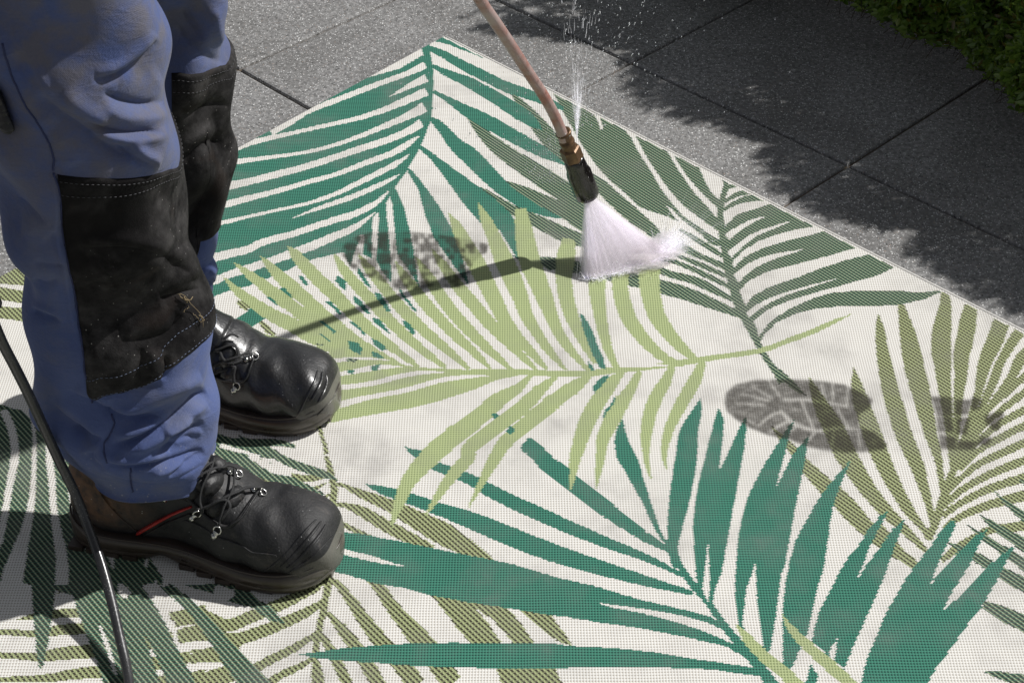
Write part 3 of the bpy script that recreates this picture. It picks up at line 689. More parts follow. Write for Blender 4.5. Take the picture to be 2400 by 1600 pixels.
# ------------------------------------------------------------------ woven rug mesh: every stitch row cut into runs of one yarn
RC = G(1043, 90)[:2]; RA = (G(2400, 781)[:2] - RC); RA /= np.linalg.norm(RA); RB = (G(0, 655)[:2] - RC); RB /= np.linalg.norm(RB)
LA, LB = 1.90, 2.0; RUG_Z = 0.0045
cx, cy = 0.0031, 0.0018
xs = np.arange(-1.45, 1.28, cx); ys = np.arange(0.05, 2.86, cy)
inv = np.linalg.inv(np.c_[RA, RB])
rugV = []; rugF = []; rugC = []
for j, y in enumerate(ys):
    xx = xs + (cx / 2 if j % 2 else 0) + cx / 2
    pts = np.c_[xx, np.full(len(xx), y + cy / 2), np.zeros(len(xx))]
    u, v, _ = proj(pts)
    uu = np.where(u > 2460, 4920 - u, u); uu = np.where(uu < -90, -180 - uu, uu); vv = np.where(v > 1690, 3380 - v, v); vv = np.where(vv < -50, -100 - vv, vv)
    iu = np.clip(uu - X0, 0, CW - 1).astype(int); iv = np.clip(vv - Y0, 0, CH - 1).astype(int)
    c = canvas[iv, iu].astype(int)
    ab = (pts[:, :2] - RC) @ inv.T
    # keep the part of the row inside the rug outline, with exact ends
    lo, hi = -9.0, 9.0
    for k, lim in ((0, (0.0, LA)), (1, (0.0, LB))):
        a0 = inv[k, 1] * (y + cy / 2 - RC[1]) - inv[k, 0] * RC[0]; s_ = inv[k, 0]
        e = sorted(((lim[0] - a0) / s_, (lim[1] - a0) / s_)); lo = max(lo, e[0]); hi = min(hi, e[1])
    if hi - lo < .002: continue
    # hem: narrow cream border along the far right edge only
    hem_w = .0060
    c[ab[:, 1] < hem_w] = 0
    edges = xx - cx / 2
    ch = np.r_[0, np.where(np.diff(c))[0] + 1, len(c)]
    for a, b in zip(ch[:-1], ch[1:]):
        xa = max(edges[a], lo); xb = min(edges[b - 1] + cx, hi)
        if xb - xa < 1e-5: continue
        n = len(rugV); rugV += [(xa, y, RUG_Z), (xb, y, RUG_Z), (xb, y + cy, RUG_Z), (xa, y + cy, RUG_Z)]; rugF.append((n, n + 1, n + 2, n + 3)); rugC.append(c[a])
rug = tag(empty('outdoor_rug', (RC[0], RC[1], 0)), 'cream woven outdoor rug with green palm leaf pattern under the boots', 'rug')
me = bpy.data.meshes.new('woven_face'); nV = len(rugV)
me.vertices.add(nV); me.vertices.foreach_set('co', np.array(rugV, np.float32).ravel())
me.loops.add(nV); me.loops.foreach_set('vertex_index', np.arange(nV, dtype=np.int32))
me.polygons.add(len(rugF)); me.polygons.foreach_set('loop_start', np.arange(0, nV, 4, dtype=np.int32)); me.polygons.foreach_set('loop_total', np.full(len(rugF), 4, np.int32))
me.update(calc_edges=True)
at = me.attributes.new('yarn', 'FLOAT', 'FACE'); at.data.foreach_set('value', np.array(rugC, np.float32)); me.materials.append(M['rug'])
o = bpy.data.objects.new('woven_face', me); COL.objects.link(o); o.parent = rug; o.matrix_parent_inverse = parent_matrix(rug).inverted()
print('rug faces', len(rugF))
# backing body and the folded hem along the right edge
def rugpt(a, b, z): p = RC + RA * a + RB * b; return (p[0], p[1], z)
b = MB(); e = .0006
top = [rugpt(e, e, RUG_Z - .0008), rugpt(LA - e, e, RUG_Z - .0008), rugpt(LA - e, LB - e, RUG_Z - .0008), rugpt(e, LB - e, RUG_Z - .0008)]
bot = [(x, y, .0006) for x, y, z in top]
b.add(top + bot, [(0, 3, 2, 1), (4, 5, 6, 7), (0, 1, 5, 4), (1, 2, 6, 5), (2, 3, 7, 6), (3, 0, 4, 7)])
b.obj('backing', M['backing'], rug, False)
pts = [rugpt(a, .0002, RUG_Z - .0016) for a in np.linspace(0, LA, 60)]
V, F = tube(pts, .0027, 10); mesh_obj('hem', V, F, M['hem'], rug)

# ------------------------------------------------------------------ muddy sole prints on the rug
def mask_img(w_, h_): return np.zeros((h_, w_))
def pm(mask, poly, val, x0, y0):
    global canvas, X0, Y0, CW, CH
    sv = canvas, X0, Y0, CW, CH; canvas = np.zeros(mask.shape, np.uint8); X0, Y0 = x0, y0; CH, CW = mask.shape
    fillpoly(poly, 1); mask[canvas > 0] = val; canvas, X0, Y0, CW, CH = sv
def pstrip(mask, A, val, x0, y0):
    C = catmull(A, 24); T = np.gradient(C[:, :2], axis=0); T /= np.linalg.norm(T, axis=1)[:, None] + 1e-9; N = np.c_[-T[:, 1], T[:, 0]] * C[:, 2:3] / 2
    a = C[:, :2] + N; b_ = C[:, :2] - N
    for i in range(23): pm(mask, [a[i], a[i + 1], b_[i + 1], b_[i]], val, x0, y0)
def blur(m, r):
    k = np.exp(-np.linspace(-2, 2, 2 * r + 1) ** 2); k /= k.sum()
    for ax in (0, 1): m = np.apply_along_axis(lambda q: np.convolve(q, k, 'same'), ax, m)
    return m
def parse3(s): return parse(s, 3)
def footprint(name, outline, grooves, blocks, x0, y0, w_, h_, r, label, noise=None):
    m = mask_img(w_, h_)
    if outline: pm(m, parse(outline, 2), 1.0, x0, y0)
    for s in blocks: pm(m, parse(s, 2), 1.0, x0, y0)
    for s in grooves: pstrip(m, parse3(s), 0.30, x0, y0)
    if noise is not None: m = m * noise(m)
    m = blur(m, r)
    stp = 3; us = np.arange(0, w_, stp); vs = np.arange(0, h_, stp); V = []; A = []
    for v in vs:
        for u in us: V.append(G(x0 + u, y0 + v, RUG_Z) + [0, 0, .0005]); A.append(m[v, u])
    nu = len(us); F = []
    A = np.array(A)
    for i in range(len(vs) - 1):
        for k in range(nu - 1):
            q = (i * nu + k, i * nu + k + 1, (i + 1) * nu + k + 1, (i + 1) * nu + k)
            if max(A[list(q)]) > .01: F.append(q)
    o = mesh_obj(name, V, F, M['mud'], rug, False); o.data.attributes.new('mud', 'FLOAT', 'POINT').data.foreach_set('value', A.astype(np.float32))
    o['label'] = label
footprint('muddy_footprint', 'T6 248,310 262,240 330,185 450,155 620,150 800,152 950,165 1090,185 1190,230 1240,260 1290,290 1270,350 1190,390 1190,480 1300,520 1390,600 1370,640 1250,655 1100,660 950,645 830,620 720,575 560,540 430,490 330,430 265,370',
          ['T6 330,315,10 540,332,14', 'T6 380,250,10 560,300,14', 'T6 440,195,10 590,285,14', 'T6 560,155,12 640,275,14', 'T6 660,290,16 820,292,20 1000,318,18 1120,340,16', 'T6 640,360,12 700,430,26 760,470,26 900,510,22 1050,490,18 1200,500,14',
           'T6 480,480,12 580,400,20 650,380,20', 'T6 560,530,12 640,470,20 720,430,22', 'T6 790,300,16 830,400,16 880,500,16', 'T6 930,170,12 960,310,14', 'T6 1010,165,14 1012,300,16', 'T6 1115,195,14 1110,350,14',
           'T6 1040,340,12 1080,420,14 1130,500,14', 'T6 700,520,12 760,480,16', 'T6 820,600,10 900,500,16', 'T6 1000,640,10 1020,500,14', 'T6 1200,640,10 1190,500,12', 'T6 410,430,10 470,470,12'], [],
          1690, 880, 400, 190, 8, 'dark sole print with a round toe, nearest the right edge leaves')
footprint('muddy_footprint', None, ['T6 1720,410,10 2060,415,14', 'T6 1740,520,10 2000,545,14', 'T6 1860,280,8 1880,620,12'],
          ['T6 1700,270 1845,272 1850,410 1745,410', 'T6 1740,415 1845,415 1860,515 1750,515', 'T6 1755,530 1880,560 1885,640 1765,635', 'T6 1870,290 1985,290 1960,400 1875,400', 'T6 1880,420 1975,420 1950,540 1880,540',
           'T6 1990,268 2065,295 2050,350 1985,370', 'T6 1890,575 2060,590 2000,640 1890,642', 'T6 2080,400 2200,370 2215,405 2150,480 2085,465', 'T6 2050,550 2135,560 2095,612 2030,600', 'T6 2120,470 2190,450 2180,500 2120,500'],
          2160, 910, 210, 160, 8, 'dark square heel print over the yellow green leaves at right')
_nz = np.random.default_rng(4)
def blotch(m):
    q = _nz.random((m.shape[0] // 12 + 2, m.shape[1] // 12 + 2)); q = np.kron(q, np.ones((12, 12)))[:m.shape[0], :m.shape[1]]
    return np.where(blur(q, 5) > .48, 1.0, .28)
footprint('muddy_footprint', 'T4 1050,130 1075,70 1170,10 1260,-12 1400,-15 1560,-15 1700,0 1850,20 1980,45 2085,70 2075,125 2000,180 1960,230 1960,370 1900,375 1800,370 1700,360 1600,392 1450,382 1300,310 1200,290 1120,230',
          ['T4 1150,40,10 1230,180,16', 'T4 1300,0,10 1310,300,14', 'T4 1440,0,10 1440,340,14', 'T4 1600,0,10 1600,380,14', 'T4 1780,30,10 1800,360,14', 'T4 1100,120,10 2000,140,16', 'T4 1200,240,10 1900,260,16', 'T4 1900,40,8 1960,180,12'], [],
          790, 535, 370, 155, 6, 'blotchy sole print between the dark green leaves and the lance shadow', blotch)
# ================================================================== HEDGE (front face runs parallel to the slab joints)
hd = np.array([.643, -.766, 0]); hn = np.array([-.766, -.643, 0])        # along the hedge, out of its face
hedge = tag(empty('box_hedge', (1.2, 2.2, 0)), 'low clipped box hedge with glossy small leaves at the edge of the paving', 'hedge')
C0 = 2.198                                                          # distance of the fringe line from the origin along (1,1)
nrm = -hn
def hedge_surface(s, t, depth_in=0.0):
    # s along the hedge, t 0..1 from the low fringe over the shoulder to the flat top
    prof = np.array([[0.05, 0.075], [-0.005, .12], [0.0, .18], [.02, .29], [.06, .39], [.13, .465], [.28, .50], [.60, .515], [1.0, .515]])
    k = t * (len(prof) - 1); i = min(int(k), len(prof) - 2); f = k - i; a, z = prof[i] * (1 - f) + prof[i + 1] * f
    wob = .034 * math.sin(7.1 * s + 1.3) + .026 * math.sin(15.7 * s + .4) + .014 * math.sin(23 * s + 9 * t) + .010 * math.sin(47 * s + 5 * t)
    a += wob * (1 if t < .6 else .3); z += .018 * math.sin(8 * s + 2) + .030 * math.sin(19 * s + 6 * t) * (t > .3) + .02 * math.sin(13 * s + 6 * t)
    p = nrm * (C0 + a + depth_in) + hd * s; p[2] = max(.012, z - depth_in * .6 * (t > .4)); return p
# leaves in whorled sprigs: each leaf a folded four-triangle blade
LV = []; LF = []
def add_leaf(p, d, up, L, W):
    d = d / np.linalg.norm(d); s_ = np.cross(d, up); s_ /= np.linalg.norm(s_) + 1e-9; n_ = np.cross(s_, d)
    k = len(LV)
    LV.extend([p, p + d * L * .45 + s_ * W * .5 + n_ * L * .10, p + d * L * .8 + s_ * W * .36 + n_ * L * .07, p + d * L - n_ * L * .04, p + d * L * .8 - s_ * W * .36 + n_ * L * .07, p + d * L * .45 - s_ * W * .5 + n_ * L * .10, p + d * L * .5])
    LF.extend([(k, k + 1, k + 6), (k + 1, k + 2, k + 3, k + 6), (k + 6, k + 3, k + 4, k + 5), (k, k + 6, k + 5)])
SV, SF = [], []
for q in range(9000):
    s = rng.uniform(-2.1, -.9) if q % 10 < 7 else rng.uniform(-2.9, 1.9); t = rng.beta(1.0, 1.6)
    din = rng.uniform(0, .05)
    p = hedge_surface(s, t, din)
    e_ = .004; p1 = hedge_surface(s, min(t + .02, 1), din)
    tang = p1 - p; nn = np.cross(hd, tang); nn = nn / (np.linalg.norm(nn) + 1e-9)
    if nn @ (hn * .6 + np.array([0, 0, .7])) < 0: nn = -nn
    ax = nn + rng.normal(0, .45, 3) + np.array([0, 0, -.25 if t < .25 else .25]); ax /= np.linalg.norm(ax)
    base = p - ax * .02; n_l = rng.integers(6, 11)
    if q % 4 == 0:
        V, F = tube([base - ax * .02, base + ax * .010], .0007, 3, False); n0 = len(SV); SV.extend(V); SF.extend([tuple(i + n0 for i in f) for f in F])
    a1 = np.cross(ax, [0.3, .2, 1.0]); a1 /= np.linalg.norm(a1); a2 = np.cross(ax, a1)
    for k in range(n_l):
        an = k * 2.4 + rng.uniform(-.4, .4); h = k / n_l
        rd = math.cos(an) * a1 + math.sin(an) * a2
        dr = rd * (1 - .55 * h) + ax * (.35 + .8 * h) + rng.normal(0, .14, 3)
        L_ = rng.uniform(.013, .022) * (1 - .25 * h)
        add_leaf(base + ax * .026 * h, dr, ax, L_, L_ * rng.uniform(.38, .50))
o = mesh_obj('leaves', LV, LF, M['leaf'], hedge, True); tag(o, kind='stuff')
o = mesh_obj('twigs', SV, SF, M['wood'], hedge, True); tag(o, kind='stuff')
# dark woody core of the hedge
cv = []; ns, nt_ = 60, 14
for i in range(ns):
    s = -2.95 + 4.9 * i / (ns - 1)
    for k in range(nt_):
        cv.append(hedge_surface(s, k / (nt_ - 1), .11))
o = mesh_obj('woody_core', cv, grid_faces(ns, nt_, False), M['wood'], hedge, True)
for s in np.arange(-2.8, 1.9, .35):
    b0 = nrm * (C0 + .22 + rng.uniform(-.05, .05)) + hd * s
    V, F = tube([b0, b0 + [rng.uniform(-.03, .03), rng.uniform(-.03, .03), .16], b0 + [rng.uniform(-.06, .06), rng.uniform(-.06, .06), .33]], [.014, .010, .006], 7)
    mesh_obj('trunk', V, F, M['wood'], hedge)

# ================================================================== PRESSURE WASHER LANCE
def hz(u, v):                                         # the lance drops from 0.50 m at the top of the frame to 0.065 m at the nozzle mouth
    s = math.hypot(u - 1125, v) / math.hypot(1376 - 1125, 456); return .50 - .40 * s
LPX = [(1125, 0), (1152, 40), (1182, 84), (1212, 130), (1240, 173), (1266, 212), (1286, 245), (1302, 276), (1314, 304), (1322, 328)]
LP = [G(u, v, hz(u, v)) for u, v in LPX]
up0 = LP[0] - LP[2]; up0 /= np.linalg.norm(up0)
dir_up = np.array([-.30, -.52, 1.0]); dir_up /= np.linalg.norm(dir_up); dir_up = (dir_up + up0) / 2; dir_up /= np.linalg.norm(dir_up)
TOP = [LP[0] + dir_up * d for d in (.60, .45, .30, .15)]
lance = tag(empty('pressure_washer_lance', tuple(LP[-1])), 'thin pinkish metal spray lance with brass fitting and black nozzle, aimed at the rug', 'spray lance')
V, F = tube(catmull(TOP + LP, 90), .0076, 14); mesh_obj('lance_tube', V, F, M['lance'], lance)
NZ0 = G(1330, 336, hz(1330, 336)); NZ1 = G(1377, 458, hz(1377, 458)); ax = NZ1 - NZ0; NL = np.linalg.norm(ax); ax /= NL
def lathe(p0, axis, prof, n=28, poly=None):
    a1 = np.cross(axis, [0, 0, 1.0]); a1 /= np.linalg.norm(a1); a2 = np.cross(axis, a1); V = []
    for d, r in prof:
        for k in range(n):
            an = 2 * math.pi * k / n; rr = r
            if poly: rr = r * math.cos(math.pi / poly) / math.cos((an % (2 * math.pi / poly)) - math.pi / poly)
            V.append(p0 + axis * d + rr * (math.cos(an) * a1 + math.sin(an) * a2))
    F = grid_faces(len(prof), n); F.append(tuple(range(n))[::-1]); F.append(tuple((len(prof) - 1) * n + k for k in range(n))); return V, F
# positions along the axis measured in pixels of the photograph
def along(px): return NL * px / math.hypot(47, 122)
F0 = NZ0 - ax * along(28)
V, F = lathe(F0, ax, [(0, .0085), (.0, .0108), (.003, .0112), (.005, .0098), (.016, .0098), (.017, .0108), (.021, .0112), (.024, .0098), (.030, .0100), (.032, .0115), (.036, .0115)], 28)
mesh_obj('brass_sleeve', V, F, M['brass'], lance)
V, F = lathe(F0 + ax * .030, ax, [(0, .010), (.001, .0125), (.003, .0148), (.022, .0152), (.0245, .0135), (.025, .009)], 48, 6)
o = mesh_obj('hexagonal_nut', V, F, M['brass'], lance, False)
NB = F0 + ax * .052
rest = np.linalg.norm(NZ1 - NB)
V = []; a1 = np.cross(ax, [0, 0, 1.0]); a1 /= np.linalg.norm(a1); a2 = np.cross(ax, a1); n = 48
prof = [(0, .006), (0, .0120), (.003, .0142), (.012, .0150), (rest * .30, .0158), (rest * .36, .0178), (rest * .9, .0182), (rest * .97, .0174), (rest, .0158), (rest * .995, .0120), (rest * .93, .0095), (rest * .92, .002)]
for d, r in prof:
    for k in range(n):
        an = 2 * math.pi * k / n; rr = r * (1 - (.055 if (r > .0175 and (k // 3) % 4 == 0) else 0))
        V.append(NB + ax * d + rr * (math.cos(an) * a1 + math.sin(an) * a2))
F = grid_faces(len(prof), n); mesh_obj('nozzle', V, F, M['nozzle'], lance)
# grip and trigger above the frame, where his hands are
GP = TOP[0]
V, F = tube([GP - dir_up * .22, GP - dir_up * .20, GP - dir_up * .02, GP], [.012, .017, .017, .014], 16); mesh_obj('foam_sleeve', V, F, M['grip'], lance)
V, F = tube([GP - dir_up * .01, GP + dir_up * .09, GP + dir_up * .15 + np.array([-.02, 0, -.03]), GP + dir_up * .13 + np.array([-.05, -.01, -.13])], [.017, .022, .020, .015], 14); mesh_obj('handle', V, F, M['grip'], lance)
V, F = tube([GP + dir_up * .06 + np.array([.0, 0, -.03]), GP + dir_up * .10 + np.array([-.03, 0, -.08])], .006, 8); mesh_obj('trigger', V, F, M['grip'], lance)

# ================================================================== WATER
NZ = NZ1
def ribbon(VV, FF, AA, p, q, w0, w1, a0, a1_):
    d = q - p; s_ = np.cross(d, rng.normal(0, 1, 3)); s_ /= np.linalg.norm(s_) + 1e-9; t_ = np.cross(d, s_); t_ /= np.linalg.norm(t_) + 1e-9
    k = len(VV); m = p * .55 + q * .45
    for c_, w_, al in ((p, w0, a0), (m, (w0 + w1) * .5, (a0 + a1_) * .5), (q, w1, a1_)):
        for g_ in range(3):
            an = g_ * 2.094; VV.append(c_ + w_ * (math.cos(an) * s_ + math.sin(an) * t_)); AA.append(al)
    for r_ in range(2):
        for g_ in range(3): FF.append((k + r_ * 3 + g_, k + r_ * 3 + (g_ + 1) % 3, k + r_ * 3 + 3 + (g_ + 1) % 3, k + r_ * 3 + 3 + g_))
def streak_obj(name, VV, FF, AA, parent):
    o = mesh_obj(name, VV, FF, M['streak'], parent); o.data.attributes.new('fade', 'FLOAT', 'POINT').data.foreach_set('value', np.array(AA, np.float32)); return tag(o, kind='stuff')
spray = tag(empty('water_spray', tuple(NZ)), 'white fan of pressurised water shooting from the black nozzle onto the rug', 'water spray')
BL = [G(u, v, .006) for u, v in ((1366, 648), (1390, 651), (1430, 642), (1480, 628), (1530, 608), (1556, 590))]
BLc = catmull(BL, 60)
def basept(t): k = t * 59; i = min(int(k), 58); return BLc[i] * (1 - k + i) + BLc[i + 1] * (k - i)
VV, FF, AA = [], [], []
for q in range(1000):
    t = rng.uniform(0, 1) ** 1.05; t2 = (t * .8 + .1)
    p0 = NZ + (basept(t) - basept(.5)) * .07 + rng.normal(0, .0012, 3)
    b_ = basept(t) + np.array([rng.normal(0, .004), rng.normal(0, .006), 0])
    f0 = rng.uniform(0, .55); f1 = min(1, f0 + rng.uniform(.25, .7)); al = rng.uniform(.10, .38)
    ribbon(VV, FF, AA, p0 + (b_ - p0) * f0, p0 + (b_ - p0) * f1, .0004, rng.uniform(.0006, .0012), al * .22, al * .28)
# splash thrown on along the rug and back up
ctr = G(1500, 618, .005)
for q in range(2400):
    t = rng.beta(2.2, 1.1); p0 = basept(t) + np.array([rng.normal(0, .006), rng.normal(0, .006), abs(rng.normal(0, .002))])
    an = rng.normal(.62 + .25 * (t - .7), .32); ln = rng.gamma(2.0, .0105) * (.22 + 1.5 * t ** 2)
    d = np.array([math.cos(an), math.sin(an), rng.uniform(.05, .45)])
    s0 = rng.uniform(0, .5) * ln
    ribbon(VV, FF, AA, p0 + d * s0, p0 + d * (s0 + ln * .8), rng.uniform(.0005, .0011), .0003, rng.uniform(.06, .26), .01)
for q in range(500):
    t = rng.uniform(0, 1); p0 = basept(t) + np.array([rng.normal(0, .004), rng.normal(0, .004), 0]); d = np.array([rng.normal(0, .5), -abs(rng.normal(0, .5)), rng.uniform(.3, 1.0)])
    ribbon(VV, FF, AA, p0, p0 + d * rng.gamma(2, .0035), .0008, .0002, .5, .1)
streak_obj('spray_streaks', VV, FF, AA, spray)
# the mist itself: a closed wedge of fine droplets
V = []; nn_ = 12; fan_n = np.cross(BL[-1] - BL[0], NZ - BL[0]); fan_n /= np.linalg.norm(fan_n)
for i in range(nn_):
    t = i / (nn_ - 1); b_ = basept(t); th_ = .0095
    p0 = NZ + (b_ - basept(.5)) * .07
    V += [p0 + fan_n * .004, p0 - fan_n * .004, b_ + fan_n * th_ + [0, 0, .001], b_ - fan_n * th_ + [0, 0, .001]]
F = []
for i in range(nn_ - 1):
    a = i * 4; c = a + 4
    F += [(a, c, c + 2, a + 2), (a + 1, a + 3, c + 3, c + 1), (a, a + 1, c + 1, c), (a + 2, c + 2, c + 3, a + 3)]
F += [(0, 2, 3, 1), ((nn_ - 1) * 4, (nn_ - 1) * 4 + 1, (nn_ - 1) * 4 + 3, (nn_ - 1) * 4 + 2)]
mm = NT('water_mist'); mm.t.nodes.remove(mm.b); pv = mm.n('VolumePrincipled'); pv.inputs['Color'].default_value = (.985, .955, .98, 1); pv.inputs['Anisotropy'].default_value = .35
gp = mm.n('NewGeometry'); vm = mm.n('VectorMath', operation='SUBTRACT'); mm.L(gp.outputs['Position'], vm.inputs[0]); vm.inputs[1].default_value = tuple(NZ)
vn = mm.n('VectorMath', operation='NORMALIZE'); mm.L(vm.outputs[0], vn.inputs[0])
nz_ = mm.noise(vn.outputs[0], 34, 3, .6)
mm.L(mm.ramp(nz_, .30, .72, 110, 290), pv.inputs['Density']); mm.L(pv.outputs[0], mm.out.inputs['Volume'])
o = mesh_obj('mist', V, F, mm.m, spray, False)
bmx = bmesh.new(); bmx.from_mesh(o.data); bmesh.ops.recalc_face_normals(bmx, faces=bmx.faces); bmx.to_mesh(o.data); bmx.free()

# drifting splash mist: a low closed dome of fine droplets past the impact line
SC = G(1528, 598, .012); V = []; n1s, n2s = 14, 28; dx_ = np.array([.83, .55, 0]); dx_ /= np.linalg.norm(dx_); dy_ = np.array([-dx_[1], dx_[0], 0])
for i in range(n1s):
    ph = -math.pi / 2 + math.pi * i / (n1s - 1)
    for k in range(n2s):
        a = 2 * math.pi * k / n2s; V.append(SC + dx_ * .075 * math.cos(ph) * math.cos(a) + dy_ * .030 * math.cos(ph) * math.sin(a) + np.array([0, 0, max(-.006, .020 * math.sin(ph)) + .012 * max(0, math.cos(ph) * math.cos(a))]))
m2 = NT('splash_mist'); m2.t.nodes.remove(m2.b); pv2 = m2.n('VolumePrincipled'); pv2.inputs['Color'].default_value = (.97, .93, .95, 1); pv2.inputs['Anisotropy'].default_value = .3
gp = m2.n('NewGeometry'); vm = m2.n('VectorMath', operation='SUBTRACT'); m2.L(gp.outputs['Position'], vm.inputs[0]); vm.inputs[1].default_value = tuple(SC)
ln_ = m2.n('VectorMath', operation='LENGTH'); m2.L(vm.outputs[0], ln_.inputs[0]); mpp = m2.n('Mapping'); m2.L(vm.outputs[0], mpp.inputs[0]); mpp.inputs['Rotation'].default_value = (0, 0, -math.atan2(dx_[1], dx_[0])); mpp.inputs['Scale'].default_value = (.35, 1.4, 1.2)
nn = m2.noise(mpp.outputs[0], 70, 4, .65)
fall = m2.ramp(ln_.outputs['Value'], .066, .012); m2.L(m2.math('MULTIPLY', m2.ramp(nn, .42, .66, 4, 230), m2.math('POWER', fall, 1.3)), pv2.inputs['Density']); m2.L(pv2.outputs[0], m2.out.inputs['Volume'])
mesh_obj('splash_mist', V, grid_faces(n1s, n2s), m2.m, spray, False)

# leak jet spraying up from the nut
leak = tag(empty('leak_jet', tuple(NZ0)), 'thin jet of water leaking straight up from the brass fitting', 'water jet')
LJ0 = G(1352, 332, hz(1345, 336))
VV, FF, AA = [], [], []
def jetpt(h, sx_, sy_): return LJ0 + np.array([-.012 * h + sx_ * h, .10 * h + sy_ * h, h])
for q in range(200):
    sp = rng.normal(0, .055); sy_ = rng.normal(0, .06); h0 = rng.uniform(0, .07) ** 1.0; ln = rng.uniform(.02, .07)
    ribbon(VV, FF, AA, jetpt(h0, sp, sy_), jetpt(h0 + ln, sp, sy_), rng.uniform(.0003, .0006), .0002, rng.uniform(.04, .15), .02)
for q in range(260):
    sp = rng.normal(0, .075) + .01; sy_ = rng.normal(0, .08); h0 = rng.uniform(.03, .42); ln = rng.uniform(.003, .018)
    ribbon(VV, FF, AA, jetpt(h0, sp, sy_), jetpt(h0 + ln, sp, sy_), rng.uniform(.0002, .0005), .0002, rng.uniform(.15, .5), .15)
streak_obj('jet_streaks', VV, FF, AA, leak)
# loose drops in the air, on the rug, on the slabs
def blob(VV, FF, c, r, d=None, st=1.0):
    d = np.array([0, 0, 1.0]) if d is None else d / np.linalg.norm(d)
    s_ = np.cross(d, [.3, .8, .1]); s_ /= np.linalg.norm(s_); t_ = np.cross(d, s_); k = len(VV)
    VV.append(c - d * r * st)
    for hh, rr in ((-.5, .85), (.5, .85)):
        for g_ in range(5): an = g_ * 1.2566; VV.append(c + d * r * st * hh + rr * r * (math.cos(an) * s_ + math.sin(an) * t_))
    VV.append(c + d * r * st)
    for g_ in range(5):
        a, b_ = k + 1 + g_, k + 1 + (g_ + 1) % 5; FF.append((k, b_, a)); FF.append((a, b_, b_ + 5, a + 5)); FF.append((a + 5, b_ + 5, k + 11))
VV, FF = [], []
for q in range(380):
    h = rng.uniform(.02, .45); c = jetpt(h, rng.normal(.02, .22), rng.normal(0, .15)) + np.array([abs(rng.normal(0, .03)), 0, 0]); blob(VV, FF, c, rng.uniform(.0004, .0010), np.array([rng.normal(.3, .3), .2, 1]), rng.uniform(1, 3.2))
for q in range(260):
    c = G(rng.normal(1340, 170), rng.uniform(0, 330), rng.uniform(.01, .3)); blob(VV, FF, c, rng.uniform(.0004, .0009), np.array([.4, .2, 1]), rng.uniform(1, 2.5))
for q in range(900):
    an = rng.uniform(-.2, 1.4); rr_ = rng.gamma(2, .022); c = basept(rng.uniform(.3, 1)) + np.array([rr_ * math.cos(an), rr_ * math.sin(an), rng.uniform(0, .02)]); blob(VV, FF, c, rng.uniform(.0003, .0010))
for q in range(260):
    c = G(rng.uniform(1230, 1340), rng.uniform(300, 430), RUG_Z) + [0, 0, .0006]; blob(VV, FF, c, rng.uniform(.0004, .0010))
for q in range(900):
    c = G(rng.uniform(1250, 2300), rng.uniform(0, 600), .001); 
    if c[0] + c[1] > 2.78: blob(VV, FF, c, rng.uniform(.0005, .0013), None, .5)
o = mesh_obj('water_drops', VV, FF, M['drop']); tag(o, 'scattered water droplets flying and lying around the nozzle and on the dark slabs', 'water droplets', kind='stuff')

# ================================================================== HOSE
HP = [((-70, 640), .47), ((-30, 720), .42), ((4, 800), .37), (( 36, 862), .325), ((66, 922), .28), ((100, 995), .225), ((138, 1078), .17), ((176, 1156), .125), ((208, 1238), .09), ((238, 1322), .065), ((262, 1410), .045), ((280, 1490), .03), ((296, 1560), .018), ((306, 1625), .0135), ((318, 1720), .0135)]
hp = [G(u, v, z) for (u, v), z in HP]
hp = [hp[0] + np.array([-.25, .05, .30])] + hp + [hp[-1] + np.array([.05, -.25, 0])]
V, F = tube(catmull(hp, 220), .0058, 14)
hose = mesh_obj('pressure_hose', V, F, M['hose']); tag(hose, 'wet black rubber hose hanging down past the near boot heel', 'hose')
